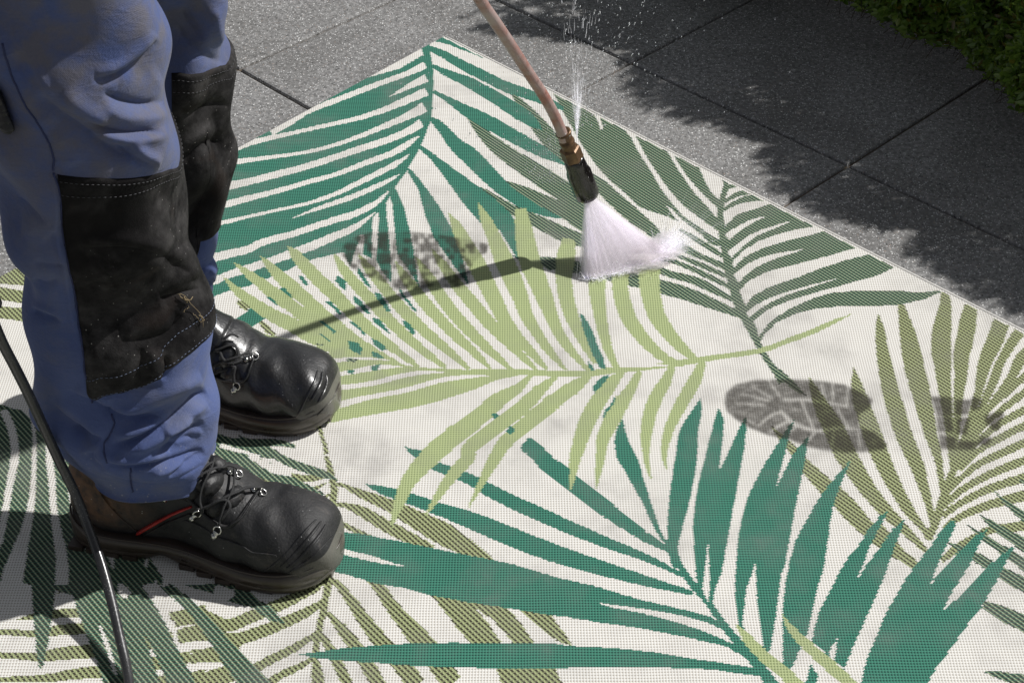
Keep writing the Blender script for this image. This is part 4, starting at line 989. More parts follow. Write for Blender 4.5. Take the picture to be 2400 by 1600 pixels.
# ================================================================== PERSON
VX = 1.0204
def leg_grid(stations, Y, ryk, NV, NA, creases, seed, yh=0.0):
    st = np.array(stations, float)
    C = []
    for y, xl, xr in st:
        u = (xl + xr) / 2; c = onY(u, y, Y - yh * min(1, max(0, (y - st[-1][0] + 330) / 330)) ** 1.5); d = proj(c)[2]; C.append([*c, (xr - xl) / 2 * d / FPX])
    C = catmull(np.array(C), NV); ryf = np.interp(np.linspace(0, 1, NV), np.linspace(0, 1, len(ryk)), ryk)
    A = np.linspace(0, 2 * math.pi, NA, endpoint=False)
    ca, sa = np.cos(A), np.sin(A)
    e = 2.25
    cx_ = np.sign(ca) * np.abs(ca) ** (2 / e); sy_ = np.sign(sa) * np.abs(sa) ** (2 / e)
    P = np.zeros((NV, NA, 3)); P[..., 0] = C[:, 0:1] + C[:, 3:4] * cx_; P[..., 1] = C[:, 1:2] + C[:, 3:4] * ryf[:, None] * sy_; P[..., 2] = C[:, 2:3]
    def nrm_(P):
        dv = np.gradient(P, axis=0); da = np.roll(P, -1, 1) - np.roll(P, 1, 1); N = np.cross(da, dv); N /= np.linalg.norm(N, axis=2)[..., None] + 1e-12
        out = P - C[:, None, :3]; s = np.sign((N * out).sum(2)); N *= s[..., None]; return N
    N = nrm_(P)
    # cloth waves
    z = P[..., 2]; q = np.random.default_rng(seed); D = np.zeros((NV, NA)); An = np.broadcast_to(A, (NV, NA))
    for k in range(26):
        fz = q.uniform(8, 60); fa = q.integers(0, 5); ph = q.uniform(0, 6.28); am = .0042 / (1 + fz / 16)
        D += am * np.sin(fz * z + fa * An * q.choice([-1, 1]) + ph + .8 * np.sin(3 * An + ph))
    lowf = np.clip((.30 - z) / .2, 0, 1)
    for k in range(7):
        fz = q.uniform(60, 130); ph = q.uniform(0, 6.28); D += lowf * .0018 * np.sin(fz * z + q.uniform(-5, 5) * np.sin(An + ph) + ph)
    P = P + N * D[..., None]
    u, v, _ = proj(P); camd = np.array([0, 0, CAM_H]) - P; camd /= np.linalg.norm(camd, axis=2)[..., None]; face = np.clip((N * camd).sum(2) * 3.0, 0, 1)
    D = np.zeros((NV, NA))
    for kind, amp, wd, pts in creases:
        pl = catmull(np.array(pts, float), max(12, 7 * len(pts))); best = np.full(u.shape, 1e9); sd = np.zeros(u.shape); tt = np.zeros(u.shape)
        m = (u > pl[:, 0].min() - 90) & (u < pl[:, 0].max() + 90) & (v > pl[:, 1].min() - 90) & (v < pl[:, 1].max() + 90)
        if not m.any(): continue
        uu, vv = u[m], v[m]; bb = np.full(uu.shape, 1e9); ss = np.zeros(uu.shape); t_ = np.zeros(uu.shape); L = len(pl) - 1
        for i in range(L):
            a, b = pl[i], pl[i + 1]; ab = b - a; l2 = ab @ ab + 1e-9; s = np.clip(((uu - a[0]) * ab[0] + (vv - a[1]) * ab[1]) / l2, 0, 1)
            dx = uu - a[0] - s * ab[0]; dy = vv - a[1] - s * ab[1]; d = np.hypot(dx, dy); c = d < bb
            bb[c] = d[c]; ss[c] = np.sign(ab[0] * dy[c] - ab[1] * dx[c]); t_[c] = (i + s[c]) / L
        end = np.clip(np.minimum(t_, 1 - t_) * 5, 0, 1) ** .7 if kind[0] != 'S' else 1.0
        r = bb / (wd * 1.0)
        if kind[0] in 'vS': f = -(.45 * np.exp(-r * r) + .55 * np.exp(-2.4 * r))
        elif kind[0] == 'r': f = np.exp(-r * r)
        else: rr = r * ss; f = (-rr * np.exp(-rr * rr) * 1.9 if kind[0] == 'd' else rr * np.exp(-rr * rr) * 1.9)   # d: raised above / sunk below the line
        D[m] += 1.12 * amp * f * end
    P = P + N * (D * face)[..., None]
    return P, nrm_(P), C, A
def zc(off, s, txt): return [(off[0] + float(a.split(',')[0]) / s, off[1] + float(a.split(',')[1]) / s) for a in txt.split()]
Z3 = lambda t: zc((0, 0), 3.92, t); Z4 = lambda t: zc((0, 400), 3.92, t); Z5 = lambda t: zc((0, 800), 3.92, t)
crF = [
 ('r', .0045, 14, Z3('1420,300 1330,440 1200,550 1050,630 880,690')), ('v', .006, 12, Z3('1440,370 1330,500 1200,600 1060,690 860,740')),
 ('r', .0035, 30, Z3('1100,740 1300,780 1480,700')), ('v', .006, 12, Z3('950,860 1100,920 1300,960 1500,930')), ('r', .004, 16, Z3('960,960 1100,1060 1350,1080 1560,1040')),
 ('v', .0075, 11, Z3('780,1120 950,1190 1150,1225 1350,1215 1490,1215')), ('r', .0050, 15, Z3('840,1215 1000,1265 1200,1285 1400,1260 1550,1230')),
 ('v', .008, 26, Z3('330,900 520,1040 760,1190 1000,1360 1200,1480')), ('r', .005, 24, Z3('560,860 800,1050 1000,1130')), ('v', .006, 12, Z3('1050,1330 1200,1420 1330,1490 1420,1515')), ('r', .006, 15, Z3('1200,1330 1350,1450 1480,1500')),
 ('r', .003, 10, Z3('100,200 200,420 330,640 470,900')), ('v', .005, 40, Z3('100,500 260,800 400,1100')), ('r', .004, 22, Z3('500,1200 640,1380 700,1520')),
 ('v', .0042, 6, Z4('500,0 545,180 562,330 570,500 600,700 640,900 680,1100 700,1300 730,1450 750,1568')),
 ('r', .0022, 7, Z4('460,0 505,200 520,400 525,600 560,800 600,960 640,1150 655,1300 690,1450 705,1568')),
 ('r', .004, 30, Z4('200,500 380,520 470,600')), ('v', .004, 16, Z4('300,850 450,880 600,870')), ('v', .003, 10, Z4('150,230 300,360 430,480')), ('r', .0035, 8, Z4('290,1225 450,1280 590,1370')), ('v', .004, 14, Z4('290,1000 420,1040 540,1000')), ('v', .005, 14, Z4('280,1280 400,1340 560,1380')),
 ('v', .0042, 6, Z5('755,0 775,160 790,300 830,480 860,560')),
 ('v', .005, 20, Z4('680,690 900,700 1150,690 1400,740 1600,850 1840,1060')), ('r', .005, 18, Z4('700,620 900,640 1150,640 1350,680 1540,760')), ('r', .006, 26, Z4('1600,720 1700,860 1760,1000')),
 ('v', .006, 16, Z4('1450,1180 1600,1130 1850,1075')), ('v', .004, 30, Z4('760,820 900,800 1050,900')), ('r', .004, 40, Z4('900,980 1150,1010 1300,1100')), ('r', .004, 30, Z4('1100,1450 1350,1400 1600,1380')), ('v', .004, 18, Z4('1100,1568 1400,1520 1560,1450 1640,1300')),
 ('v', .004, 12, Z5('1250,380 1290,200 1300,60')), ('v', .005, 10, Z5('1480,340 1520,240 1500,130')), ('r', .004, 14, Z5('1400,300 1420,180 1400,60')),
 ('v', .008, 15, Z5('600,455 850,560 1050,665 1250,700 1450,690 1520,720')), ('r', .007, 17, Z5('1000,610 1200,640 1400,540 1650,420 1850,330')), ('r', .005, 20, Z5('700,430 900,520 1020,590')), ('v', .005, 14, Z5('900,500 1150,470 1350,420 1480,380')),
 ('v', .011, 13, Z5('1030,960 1200,925 1400,840 1560,730 1700,610 1830,500 1900,470')), ('r', .007, 14, Z5('1050,870 1250,820 1430,720 1560,620')), ('r', .008, 16, Z5('1100,1010 1350,940 1560,800 1750,640 1900,560')),
 ('v', .007, 10, Z5('1530,885 1640,850 1780,800 1860,730')), ('r', .005, 11, Z5('1500,820 1600,780 1740,700')), ('r', .004, 11, Z5('1560,930 1700,890 1850,800')),
 ('v', .006, 11, Z5('1430,1010 1560,950 1700,880 1830,860')), ('v', .006, 9, Z5('960,1110 1150,1150 1400,1130 1620,1080 1780,1020 1870,995')), ('r', .006, 13, Z5('960,1050 1150,1090 1380,1060 1560,1000')),
 ('v', .005, 9, Z5('1560,1250 1650,1160 1780,1080 1880,1010')), ('r', .004, 10, Z5('1400,1240 1550,1180 1700,1110')),
 ('v', .0035, 6, Z5('1030,670 1045,760 1010,860 960,930 955,1010 985,1110')), ('v', .003, 5, Z5('1205,1150 1195,1250 1220,1390')),
 ('v', .006, 24, Z5('430,560 560,680 740,830 840,960')), ('r', .005, 20, Z5('500,560 680,650 820,780 900,900')), ('v', .005, 14, Z5('640,780 800,860 930,900')),
 ('v', .0020, 5, Z5('880,1170 1050,1250 1300,1310 1550,1300 1700,1230 1880,1120')),
 ('v', .005, 12, Z5('830,1010 850,1100 960,1200')),
]
stF = [(y * VX, a * VX, b * VX) for y, a, b in [(-560, -235, 230), (-420, -215, 262), (-260, -180, 295), (-120, -140, 325), (0, -100, 350), (60, -82, 361), (120, -66, 371), (200, -48, 386), (260, -34, 403), (340, -18, 414), (400, -6, 415), (460, 6, 415), (520, 20, 417), (565, 42, 422), (620, 55, 452), (680, 65, 469), (740, 74, 472), (800, 81, 474), (850, 87, 478), (900, 92, 484), (940, 97, 488), (980, 116, 490), (1010, 150, 490), (1035, 182, 489), (1055, 205, 488), (1064, 210, 487)]]
stR = [(y * VX, a * VX, b * VX) for y, a, b in [(-560, 80, 440), (-400, 120, 465), (-250, 165, 490), (-120, 205, 508), (0, 235, 521), (60, 250, 525), (120, 262, 528), (180, 272, 532), (240, 282, 533), (300, 290, 530), (360, 297, 524), (420, 300, 507), (480, 300, 493), (540, 305, 482), (575, 310, 472), (600, 314, 486), (640, 320, 492), (680, 325, 484), (710, 330, 470), (735, 336, 476), (760, 342, 508), (778, 346, 530), (792, 350, 540)]]
crR = [('r', .005, 26, [(470, 60), (490, 130), (520, 170)]), ('v', .006, 20, [(415, 60), (440, 100), (480, 130), (530, 150)]), ('v', .006, 16, [(425, 20), (450, 60), (470, 90)]), ('r', .005, 16, [(500, 20), (505, 60), (520, 110)]),
       ('v', .006, 14, [(420, 270), (450, 265), (500, 240), (540, 250)]), ('v', .005, 16, [(430, 380), (470, 340), (520, 330)]), ('r', .004, 16, [(425, 350), (470, 310), (530, 290)]), ('v', .009, 9, [(465, 678), (480, 668), (505, 662)]), ('r', .006, 12, [(468, 640), (485, 630), (502, 645)]),
       ('v', .006, 8, [(470, 780), (500, 795), (540, 800)])]
PF, NF, CF, AF = leg_grid(stF, 1.640, [1.0, 1.0, .98, .95, .92, .88, .85, .82, .80, .86, .96], 420, 300, crF, 3, .020)
PR, NR, CR, AR = leg_grid(stR, 1.905, [1.0, 1.0, .98, .95, .92, .88, .85, .82, .80, .80, .82], 260, 180, crR, 11)

# the body: one continuous figure under the clothes (hips, torso, arms on the lance, head)
footF = np.array([-.505 + .065, 1.655 - .012, .0]); footR = np.array([-.525 + .065, 1.914 - .011, .0])
kF = CF[int(len(CF) * .52), :3]; kR = CR[int(len(CR) * .50), :3]
hipF = CF[0, :3] + np.array([.0, .015, .05]); hipR = CR[0, :3] + np.array([.0, -.03, .03])
pel = (hipF + hipR) / 2 + np.array([-.02, 0, .08])
sh = pel + np.array([.10, 0, .50]); neck = sh + np.array([.03, 0, .06]); head = neck + np.array([.06, 0, .14])
hand1 = GP + dir_up * .12 + np.array([-.045, -.005, -.07]); hand2 = GP - dir_up * .12
shF = sh + np.array([0, -.20, -.02]); shR = sh + np.array([0, .20, -.02])
elF = (shF + hand1) / 2 + np.array([-.10, -.08, -.10]); elR = (shR + hand2) / 2 + np.array([-.02, .12, -.08])
def skin_fig(name, verts, edges, rads, mat, root=0, sub=2, parent=None):
    me = bpy.data.meshes.new(name); me.from_pydata([tuple(v) for v in verts], edges, []); me.materials.append(mat)
    o = bpy.data.objects.new(name, me); COL.objects.link(o)
    md = o.modifiers.new('Skin', 'SKIN'); md.use_smooth_shade = True
    for i, r in enumerate(rads): me.skin_vertices[0].data[i].radius = (r, r) if np.isscalar(r) else r; me.skin_vertices[0].data[i].use_root = (i == root)
    sb = o.modifiers.new('Subdivision', 'SUBSURF'); sb.levels = sub; sb.render_levels = sub
    if parent: o.parent = parent; o.matrix_parent_inverse = parent_matrix(parent).inverted()
    return o
BV, BE, BR = [], [], []
def bv(p, r, par=None):
    BV.append(np.asarray(p, float)); BR.append(r); k = len(BV) - 1
    if par is not None: BE.append((par, k))
    return k
r0 = bv(pel, .095); w1 = bv(pel + [.03, 0, .18], .115, r0); c1 = bv(sh + [0, 0, -.12], .135, w1); c2 = bv(sh, .10, c1); n1_ = bv(neck, .055, c2); h1 = bv(head - [0.02, 0, .03], .075, n1_); h2 = bv(head + [.01, 0, .05], .095, h1); h3 = bv(head + [.0, 0, .13], .06, h2)
for hp_, kn, ft in ((hipF, kF, footF), (hipR, kR, footR)):
    a = bv(hp_ + [0, 0, -.02], .058, r0); b_ = bv(kn, .040, a); c_ = bv((kn + ft) / 2 + [0, 0, .04], .036, b_); d_ = bv(ft + [0, 0, .12], .033, c_); e_ = bv(ft + [.0, 0, .055], .033, d_); bv(ft + [.10, -.02, .045], .033, e_)
def arm(s_, el, hd_, d1, sgn):
    a = bv(s_, .055, c2); b_ = bv(el, .042, a); c_ = bv(hd_ - (hd_ - el) * .18, .026, b_); p_ = bv(hd_, .030, c_)
    side = np.cross(d1, hd_ - el); side /= np.linalg.norm(side)
    fw = (hd_ - el); fw /= np.linalg.norm(fw)
    for k in range(4):
        off = d1 * (.027 - .018 * k); L_ = (.020, .023, .022, .017)[k]
        f1 = bv(hd_ + off + fw * .035, .0088, p_); f2 = bv(hd_ + off + fw * .055 + side * sgn * L_, .0082, f1); bv(hd_ + off + fw * .03 + side * sgn * L_ * 2, .0072, f2)
    t1 = bv(hd_ + d1 * .03 - side * sgn * .02 + fw * .01, .010, p_); bv(hd_ + d1 * .045 + side * sgn * .008 + fw * .035, .0085, t1)
arm(shF, elF, hand1 - np.array([.03, 0, 0]), dir_up, 1); arm(shR, elR, hand2 - np.array([.03, 0, 0]), dir_up, -1)
person = skin_fig('person', BV, BE, BR, M['skin']); tag(person, 'person in blue trousers with black knee patches and black boots standing on the rug', 'person')
JV = [pel + [0, 0, -.02], pel + [.03, 0, .18], sh + [0, 0, -.12], sh + [.01, 0, .01], shF, elF, hand1 - (hand1 - elF) * .25, shR, elR, hand2 - (hand2 - elR) * .25]
skin_fig('jacket', JV, [(0, 1), (1, 2), (2, 3), (3, 4), (4, 5), (5, 6), (3, 7), (7, 8), (8, 9)], [(.15, .19), (.14, .17), (.15, .19), (.11, .13), .075, .056, .042, .075, .056, .042], M['jacket'], 0, 2, person)
HVv = [head + [-.02, 0, .06], head + [-.01, 0, .12]]
skin_fig('hair', HVv, [(0, 1)], [.10, .075], M['wood'], 0, 2, person)

# trousers: both legs and the seat
tv = MB()
def close_hem(P, N):   # turn the hem inwards so it has thickness
    last = P[-1]; nin = N[-1]
    r1 = last - nin * .0022 + [0, 0, -.0012]; r2 = last - nin * .005 + [0, 0, .001]; r3 = P[-12] - N[-12] * .006
    return np.concatenate([P, [r1], [r2], [r3]])
for P, N in ((PF, NF), (PR, NR)):
    Q = close_hem(P, N); tv.add(Q.reshape(-1, 3), grid_faces(Q.shape[0], Q.shape[1]))
ring = []
seat = []
for z_, rx_, ry_ in ((hipF[2] - .10, .15, .21), (hipF[2], .16, .23), (pel[2] + .02, .155, .20), (pel[2] + .14, .145, .17)):
    c_ = (hipF + hipR) / 2; seat.append([(c_[0] + rx_ * math.cos(a), c_[1] + ry_ * math.sin(a), z_) for a in np.linspace(0, 2 * math.pi, 48, endpoint=False)])
seat = np.array(seat); tv.add(seat.reshape(-1, 3), grid_faces(4, 48))
trou = tv.obj('work_trousers', M['denim'], person); trou['label'] = 'dirty blue cotton work trousers with bunched hems'

def surf(P, N, v, a, off=0.0):
    NV, NA = P.shape[:2]; v = min(max(v, 0), NV - 1.001); a = a % NA; i = int(v); k = int(a); f = v - i; g_ = a - k; k2 = (k + 1) % NA
    w_ = ((1 - f) * (1 - g_), (1 - f) * g_, f * (1 - g_), f * g_)
    p = P[i, k] * w_[0] + P[i, k2] * w_[1] + P[i + 1, k] * w_[2] + P[i + 1, k2] * w_[3]; n = N[i, k] * w_[0] + N[i, k2] * w_[1] + N[i + 1, k] * w_[2] + N[i + 1, k2] * w_[3]
    return p + n / np.linalg.norm(n) * off
def locate(P, N):
    u, v, d = proj(P); camd = np.array([0, 0, CAM_H]) - P; vis = (N * camd).sum(2) > 0
    def f(x, y):
        dd = np.hypot(u - x, v - y) + (~vis) * 1e4; k = dd.argmin(); return np.array(np.unravel_index(k, dd.shape), float)
    return f
def patch(P, N, top, bot, left, off, ns=120, nt=150, name='knee_patch', mat=None):
    loc = locate(P, N); NV, NA = P.shape[:2]
    def sa(a): return (a + NA / 2) % NA - NA / 2                    # signed angle index, 0 = toes, negative = near side
    T = np.array([[abs(sa(l[1])), l[0]] for l in (loc(*q) for q in top)]); B = np.array([[abs(sa(l[1])), l[0]] for l in (loc(*q) for q in bot)]); L = np.array([[l[0], abs(sa(l[1]))] for l in (loc(*q) for q in left)])
    T = T[T[:, 0].argsort()]; B = B[B[:, 0].argsort()]; L = L[L[:, 0].argsort()]
    out = np.zeros((nt, 2 * ns + 1, 3)); prm = np.zeros((nt, 2 * ns + 1, 2))
    for j in range(nt):
        t = j / (nt - 1)
        v0 = np.interp(T[-1, 0], T[:, 0], T[:, 1]) * (1 - t) + np.interp(B[-1, 0], B[:, 0], B[:, 1]) * t
        A_ = np.interp(v0, L[:, 0], L[:, 1])
        for k in range(-ns, ns + 1):
            a = abs(k) / ns * A_; v = np.interp(a, T[:, 0], T[:, 1]) * (1 - t) + np.interp(a, B[:, 0], B[:, 1]) * t
            a_s = a if k > 0 else -a
            edge = min(j, nt - 1 - j, ns - abs(k)); o_ = off * min(1, edge / 1.5 + .0) - (.0015 if edge == 0 else 0)
            prm[j, k + ns] = (v, a_s); out[j, k + ns] = surf(P, N, v, a_s, o_)
    o = mesh_obj(name, out.reshape(-1, 3), grid_faces(nt, 2 * ns + 1, False), mat or M['pad'], trou)
    return o, prm
topF = [(130, 406), (179, 413), (230, 416), (281, 415), (330, 412), (370, 405), (400, 395), (418, 387)]
botF = [(212, 934), (240, 930), (281, 922), (310, 914), (339, 905), (365, 894), (380, 885), (388, 868), (410, 857), (434, 841), (455, 823), (472, 806)]
leftF = [(130, 406), (140, 450), (145, 500), (146, 540), (150, 580), (158, 617), (168, 660), (176, 688), (184, 750), (190, 800), (199, 864), (212, 934)]
patF, prmF = patch(PF, NF, topF, botF, leftF, .0024)
topR = [(395, 170), (420, 171), (459, 171), (490, 163), (515, 152), (534, 138)]
botR = [(400, 560), (430, 590), (452, 622), (462, 600), (472, 570)]
leftR = [(400, 175), (400, 300), (402, 420), (405, 600)]
PatR, prmR = patch(PR, NR, topR, botR, leftR, .0024, 70, 110)
def stitch(P, N, line, parent, mat, off, dash=.0032, gap=.0022, r=.00042, step=1.0):
    pts = np.array([surf(P, N, v, a, off) for v, a in line]); seg = np.r_[0, np.cumsum(np.linalg.norm(np.diff(pts, axis=0), axis=1))]
    m = MB(); s = 0.0
    def at(q): return np.array([np.interp(q, seg, pts[:, k]) for k in range(3)])
    while s + dash < seg[-1]:
        V, F = tube([at(s), at(s + dash * .5), at(s + dash)], [r * .6, r, r * .6], 4); m.add(V, F); s += dash + gap
    return m
def prm_line(prm, j, k0, k1): return [prm[j, k] for k in range(k0, k1)]
ms = MB()
md_ = MB()
for j, dsh in ((3, .003), (9, .003)):
    m = stitch(PF, NF, prm_line(prmF, j, 2, 239), None, None, .0029, dsh); md_.add(m.V, m.F)
for j in (146, 133):
    m = stitch(PF, NF, prm_line(prmF, j, 2, 239), None, None, .0029, .0034, .0018, .0004); ms.add(m.V, m.F)
for j in (4, 10):
    m = stitch(PR, NR, prm_line(prmR, j, 2, 139), None, None, .0029); md_.add(m.V, m.F)
o = ms.obj('stitching', M['thread'], trou); tag(o, kind='stuff'); o = md_.obj('stitching', M['greythread'], trou); tag(o, kind='stuff')
# side seams and hem seams as cords lying in their grooves
locF = locate(PF, NF)
def cord(px, r, off, mat, name, loc=locF, P=PF, N=NF):
    pp = catmull(np.array(px, float), max(30, len(px) * 6)); L_ = [loc(*q) for q in pp]; L_ = np.array(L_); NA = P.shape[1]
    L_[:, 1] = np.unwrap(L_[:, 1] / NA * 2 * math.pi) / (2 * math.pi) * NA
    k = np.ones(5) / 5; Ls = L_.copy()
    if len(L_) > 8:
        for c in (0, 1): Ls[2:-2, c] = np.convolve(L_[:, c], k, 'valid')
    pts = np.array([surf(P, N, v, a, off) for v, a in Ls]); V, F = tube(pts, r, 5); return mesh_obj(name, V, F, mat, trou)
cord(Z3('20,410 60,560 100,680 170,830 240,980 330,1110 420,1260 470,1360 492,1470 495,1560') , .0011, .0003, M['darkthread'], 'outer_seam')
cord(Z4('497,20 545,180 562,330 570,500 600,700 640,900 680,1100 700,1300 730,1450 750,1560') + Z5('775,160 790,300 830,480 855,556'), .0012, .0006, M['darkthread'], 'outer_seam')
cord(Z5('1030,670 1045,760 1010,860 960,930 955,1010 985,1110'), .0011, .0002, M['darkthread'], 'hem_seam')
cord(Z5('1205,1160 1197,1250 1220,1380'), .0010, .0002, M['darkthread'], 'hem_seam')
# black pocket edge with its rounded end at the far left
V = [];
pk = [Z3('-60,760 20,900 70,960 120,1080 160,1200 165,1260 130,1300 60,1300 10,1270 -60,1240')][0]
pts = []
pa, pb = Z3('-90,700 -20,820 20,920 50,1030 75,1130 90,1215'), None
L_ = [locF(*q) for q in catmull(np.array(pa), 30)]; pts = np.array([surf(PF, NF, v, a, .004) for v, a in L_])
V, F = tube(pts, np.r_[np.full(26, .0120), .0115, .0105, .0085, .005], 14, flat=.42); mesh_obj('tool_pocket_loop', V, F, M['zip'], trou)

# ------------------------------------------------------------------ boots
RINGS = [  # sole point x,z ; upper point x,z ; half width
 (.314, .022, .314, .030, .006), (.3125, .014, .3115, .043, .019), (.309, .009, .306, .053, .030), (.301, .006, .298, .063, .039), (.289, .005, .285, .0705, .0460), (.272, .004, .268, .0745, .0510), (.252, .004, .249, .077, .0540), (.230, .004, .228, .0805, .0555), (.207, .004, .206, .088, .0540),
 (.185, .004, .187, .098, .0505), (.160, .005, .170, .109, .0440), (.133, .006, .157, .119, .0395), (.105, .006, .148, .128, .0370), (.075, .005, .142, .134, .0365), (.045, .005, .136, .139, .0375), (.020, .008, .132, .142, .0375), (.003, .022, .129, .144, .0360), (-.004, .042, .126, .147, .0345), (-.003, .064, .123, .151, .0335), (.004, .088, .120, .157, .0325), (.010, .110, .117, .164, .0315), (.014, .132, .114, .172, .0305)]
def boot_grid(NV=200, NA=120):
    C = catmull(np.array(RINGS), NV); out = np.zeros((NV, NA, 3)); A = np.linspace(0, 2 * math.pi, NA, endpoint=False)
    for i, (ox, oz, ix, iz, w_) in enumerate(C):
        mid = np.array([(ox + ix) / 2, (oz + iz) / 2]); hv = np.array([(ix - ox) / 2, (iz - oz) / 2])
        s = np.cos(A); t = np.sin(A)                                     # s=+1 upper point, -1 sole point
        shaft = min(1, max(0, (i / NV - .70) / .15))
        e1 = 2.0 + (1 - shaft) * .35
        ss = np.sign(s) * np.abs(s) ** (2 / e1); tt = np.sign(t) * np.abs(t) ** (2 / (2.0 + (1 - shaft) * .35))
        k = 1 - (1 - shaft) * (.20 * (ss + 1) / 2 * min(1, max(0, (.30 - ox) / .08)) ) + 0 * s
        lean = .006 * (1 - shaft)
        out[i, :, 0] = mid[0] + hv[0] * ss; out[i, :, 2] = mid[1] + hv[1] * ss; out[i, :, 1] = w_ * tt * k + .004 * math.sin(ox * 9) * (1 - shaft)
    return out, C
def boot_displace(B):
    x, y, z = B[..., 0], B[..., 1], B[..., 2]
    dv = np.gradient(B, axis=0); da = np.roll(B, -1, 1) - np.roll(B, 1, 1); N = np.cross(da, dv); N /= np.linalg.norm(N, axis=2)[..., None] + 1e-12
    c = np.stack([np.full(x.shape, 0) + np.clip(x, .06, .28), y * 0, np.full(x.shape, .05) + np.clip(.10 - x, 0, .1)], -1); s = np.sign((N * (B - c)).sum(2)); N *= s[..., None]
    D = np.zeros(x.shape)
    up = np.clip((z - .036) / .02, 0, 1) ** 1.5
    # toe cap: moulded ridges across the front
    tc = x + .30 * np.abs(y) ** 1.2 * 0 - .9 * (y ** 2) * 0 + .55 * y * 0
    xe = x + 7.0 * y ** 2 + .12 * np.clip(-y, 0, 1)
        # flex creases behind the toe cap
    for x0, a, w_, ph in ((.230, .0010, .007, .3), (.214, .0014, .006, 1.2), (.199, .0012, .005, 2.1), (.245, .0005, .006, 3.0)): D -= a * np.exp(-((x - x0 - .006 * np.sin(60 * y + ph) - 1.5 * y ** 2) / w_) ** 2) * np.clip((z - .045) / .02, 0, 1)
    # vamp/quarter seam, heel counter seam, ankle padding
    sm_ = x - (.150 + (z - .05) * .55); D += np.clip(-sm_ / .003, 0, 1) * .0012 * (z > .035) * (z < .125) - .0014 * np.exp(-(sm_ / .0016) ** 2) * (z > .035) * (z < .12)
    hc = x - (.078 - (z - .03) * .45); D += np.clip(-hc / .003, 0, 1) * .0011 * (z < .095) - .0013 * np.exp(-(hc / .0016) ** 2) * (z < .10) * (z > .03)
    D += .0022 * np.sin(z * 310 + .5) * np.clip((z - .105) / .01, 0, 1) * np.clip((.09 - x) / .02, 0, 1)
    for k in range(14):
        q = np.random.default_rng(50 + k); f = q.uniform(40, 170, 3); D += .0005 / (1 + k * .12) * np.sin(f[0] * x + f[1] * y * .7 + f[2] * z + q.uniform(0, 6))
    return B + N * D[..., None]
BG, BC = boot_grid(); BG = boot_displace(BG)
sole_out = []
for x_, w_ in ((-.008, .0), (-.0075, .010), (-.005, .020), (.001, .029), (.012, .0375), (.03, .0425), (.06, .0435), (.09, .0415), (.12, .0405), (.15, .0435), (.18, .050), (.21, .0560), (.235, .0580), (.258, .0565), (.277, .0520), (.292, .0450), (.304, .0355), (.312, .0240), (.3165, .0120), (.318, .0)): sole_out.append((x_, w_))
def outline(n=140):
    A_ = catmull(np.array(sole_out), n // 2 + 1); return np.vstack([A_, (A_ * [1, -1])[::-1][1:-1]])
BS = (1.05, 1.14, 1.14)
def build_boot(heel, yaw, leather, label, wet):
    t = empty('boot', (heel[0], heel[1], RUG_Z + .0003), yaw); t.scale = BS; t.parent = person; t['label'] = label
    def local(name, V, F, mat, parent=t, smooth=True):
        o = mesh_obj(name, V, F, mat, None, smooth); o.parent = parent; return o
    NV, NA = BG.shape[:2]; F = grid_faces(NV, NA); F.append(tuple(range(NA))[::-1])
    upper = local('leather_upper', BG.reshape(-1, 3), F, leather)
    O = outline(); n = len(O)
    # sole: layered rubber wall, height follows a gentle toe spring and a raised arch
    V = []; lay = [(-.0035, .0005), (-.0015, .004), (0, .0085), (-.0010, .0100), (-.0010, .0112), (.0006, .0125), (.0008, .0205), (-.0006, .0235), (-.0030, .0270), (-.0075, .0285), (-.016, .027)]
    cxs = .15
    for off, z_ in lay:
        for (x, y) in O:
            L_ = math.hypot((x - cxs) * .35, y) + 1e-6; nx, ny = (x - cxs) * .35 / L_, y / L_
            spring = .010 * max(0, (x - .235) / .083) ** 2; arch = .0085 * math.exp(-((x - .112) / .016) ** 2) * (1 if z_ < .012 else .25 if z_ < .02 else .1)
            rise = (0 + .012 * max(0, (.03 - x) / .04)) if z_ > .019 else 0
            V.append((x + nx * (off - .0032), y + ny * (off - .0032), z_ * .92 + spring + arch + rise))
    m = len(lay); F = grid_faces(m, n); F.append(tuple(range(n))[::-1]); F.append(tuple((m - 1) * n + k for k in range(n)))
    sole = local('sole', V, F, M['sole'])
    for x0 in (.010, .032, .054, .076):
        for sd in (-1, 1): y0 = sd * .033; bx(local, x0 - .008, x0 + .009, y0 - .0085, y0 + .0060, .0002, .006)
    for x0, y0 in ((.145, .036), (.168, .041), (.192, .046), (.217, .0485), (.242, .047), (.266, .041), (.286, .030), (.300, .014)):
        for sd in (-1, 1): bx(local, x0 - .0088, x0 + .0088, sd * (y0 - .0035) - .0085, sd * (y0 - .0035) + .0065, .0002 + .008 * max(0, (x0 - .235) / .083) ** 2, .007 + .008 * max(0, (x0 - .235) / .083) ** 2)
    # welt stitching groove cord between sole and upper
    W = [(x * .972 + .004, y * .925, .0270 + .010 * max(0, (x - .235) / .083) ** 2  + .012 * max(0, (.03 - x) / .04)) for x, y in O] ; W.append(W[0])
    V, F = tube(W, .0012, 6, False); o = local('welt', V, F, M['sole'], sole)
    Mw = parent_matrix(t); bm_ = BVHTree.FromPolygons([tuple(Mw @ Vector(p)) for p in BG.reshape(-1, 3)], grid_faces(NV, NA)); Mi = Mw.inverted()
    def hit(u, v):
        r = Vector(ray(u, v)).normalized(); loc, nr, idx, d = bm_.ray_cast(Vector((0, 0, CAM_H)), r)
        if loc is None:
            loc, nr, idx, d = bm_.find_nearest(Vector(tuple(G(u, v, .09))))
        if nr.dot(r) > 0: nr = -nr
        return Mi @ loc, (Mi.to_3x3() @ nr).normalized()
    return t, hit, local
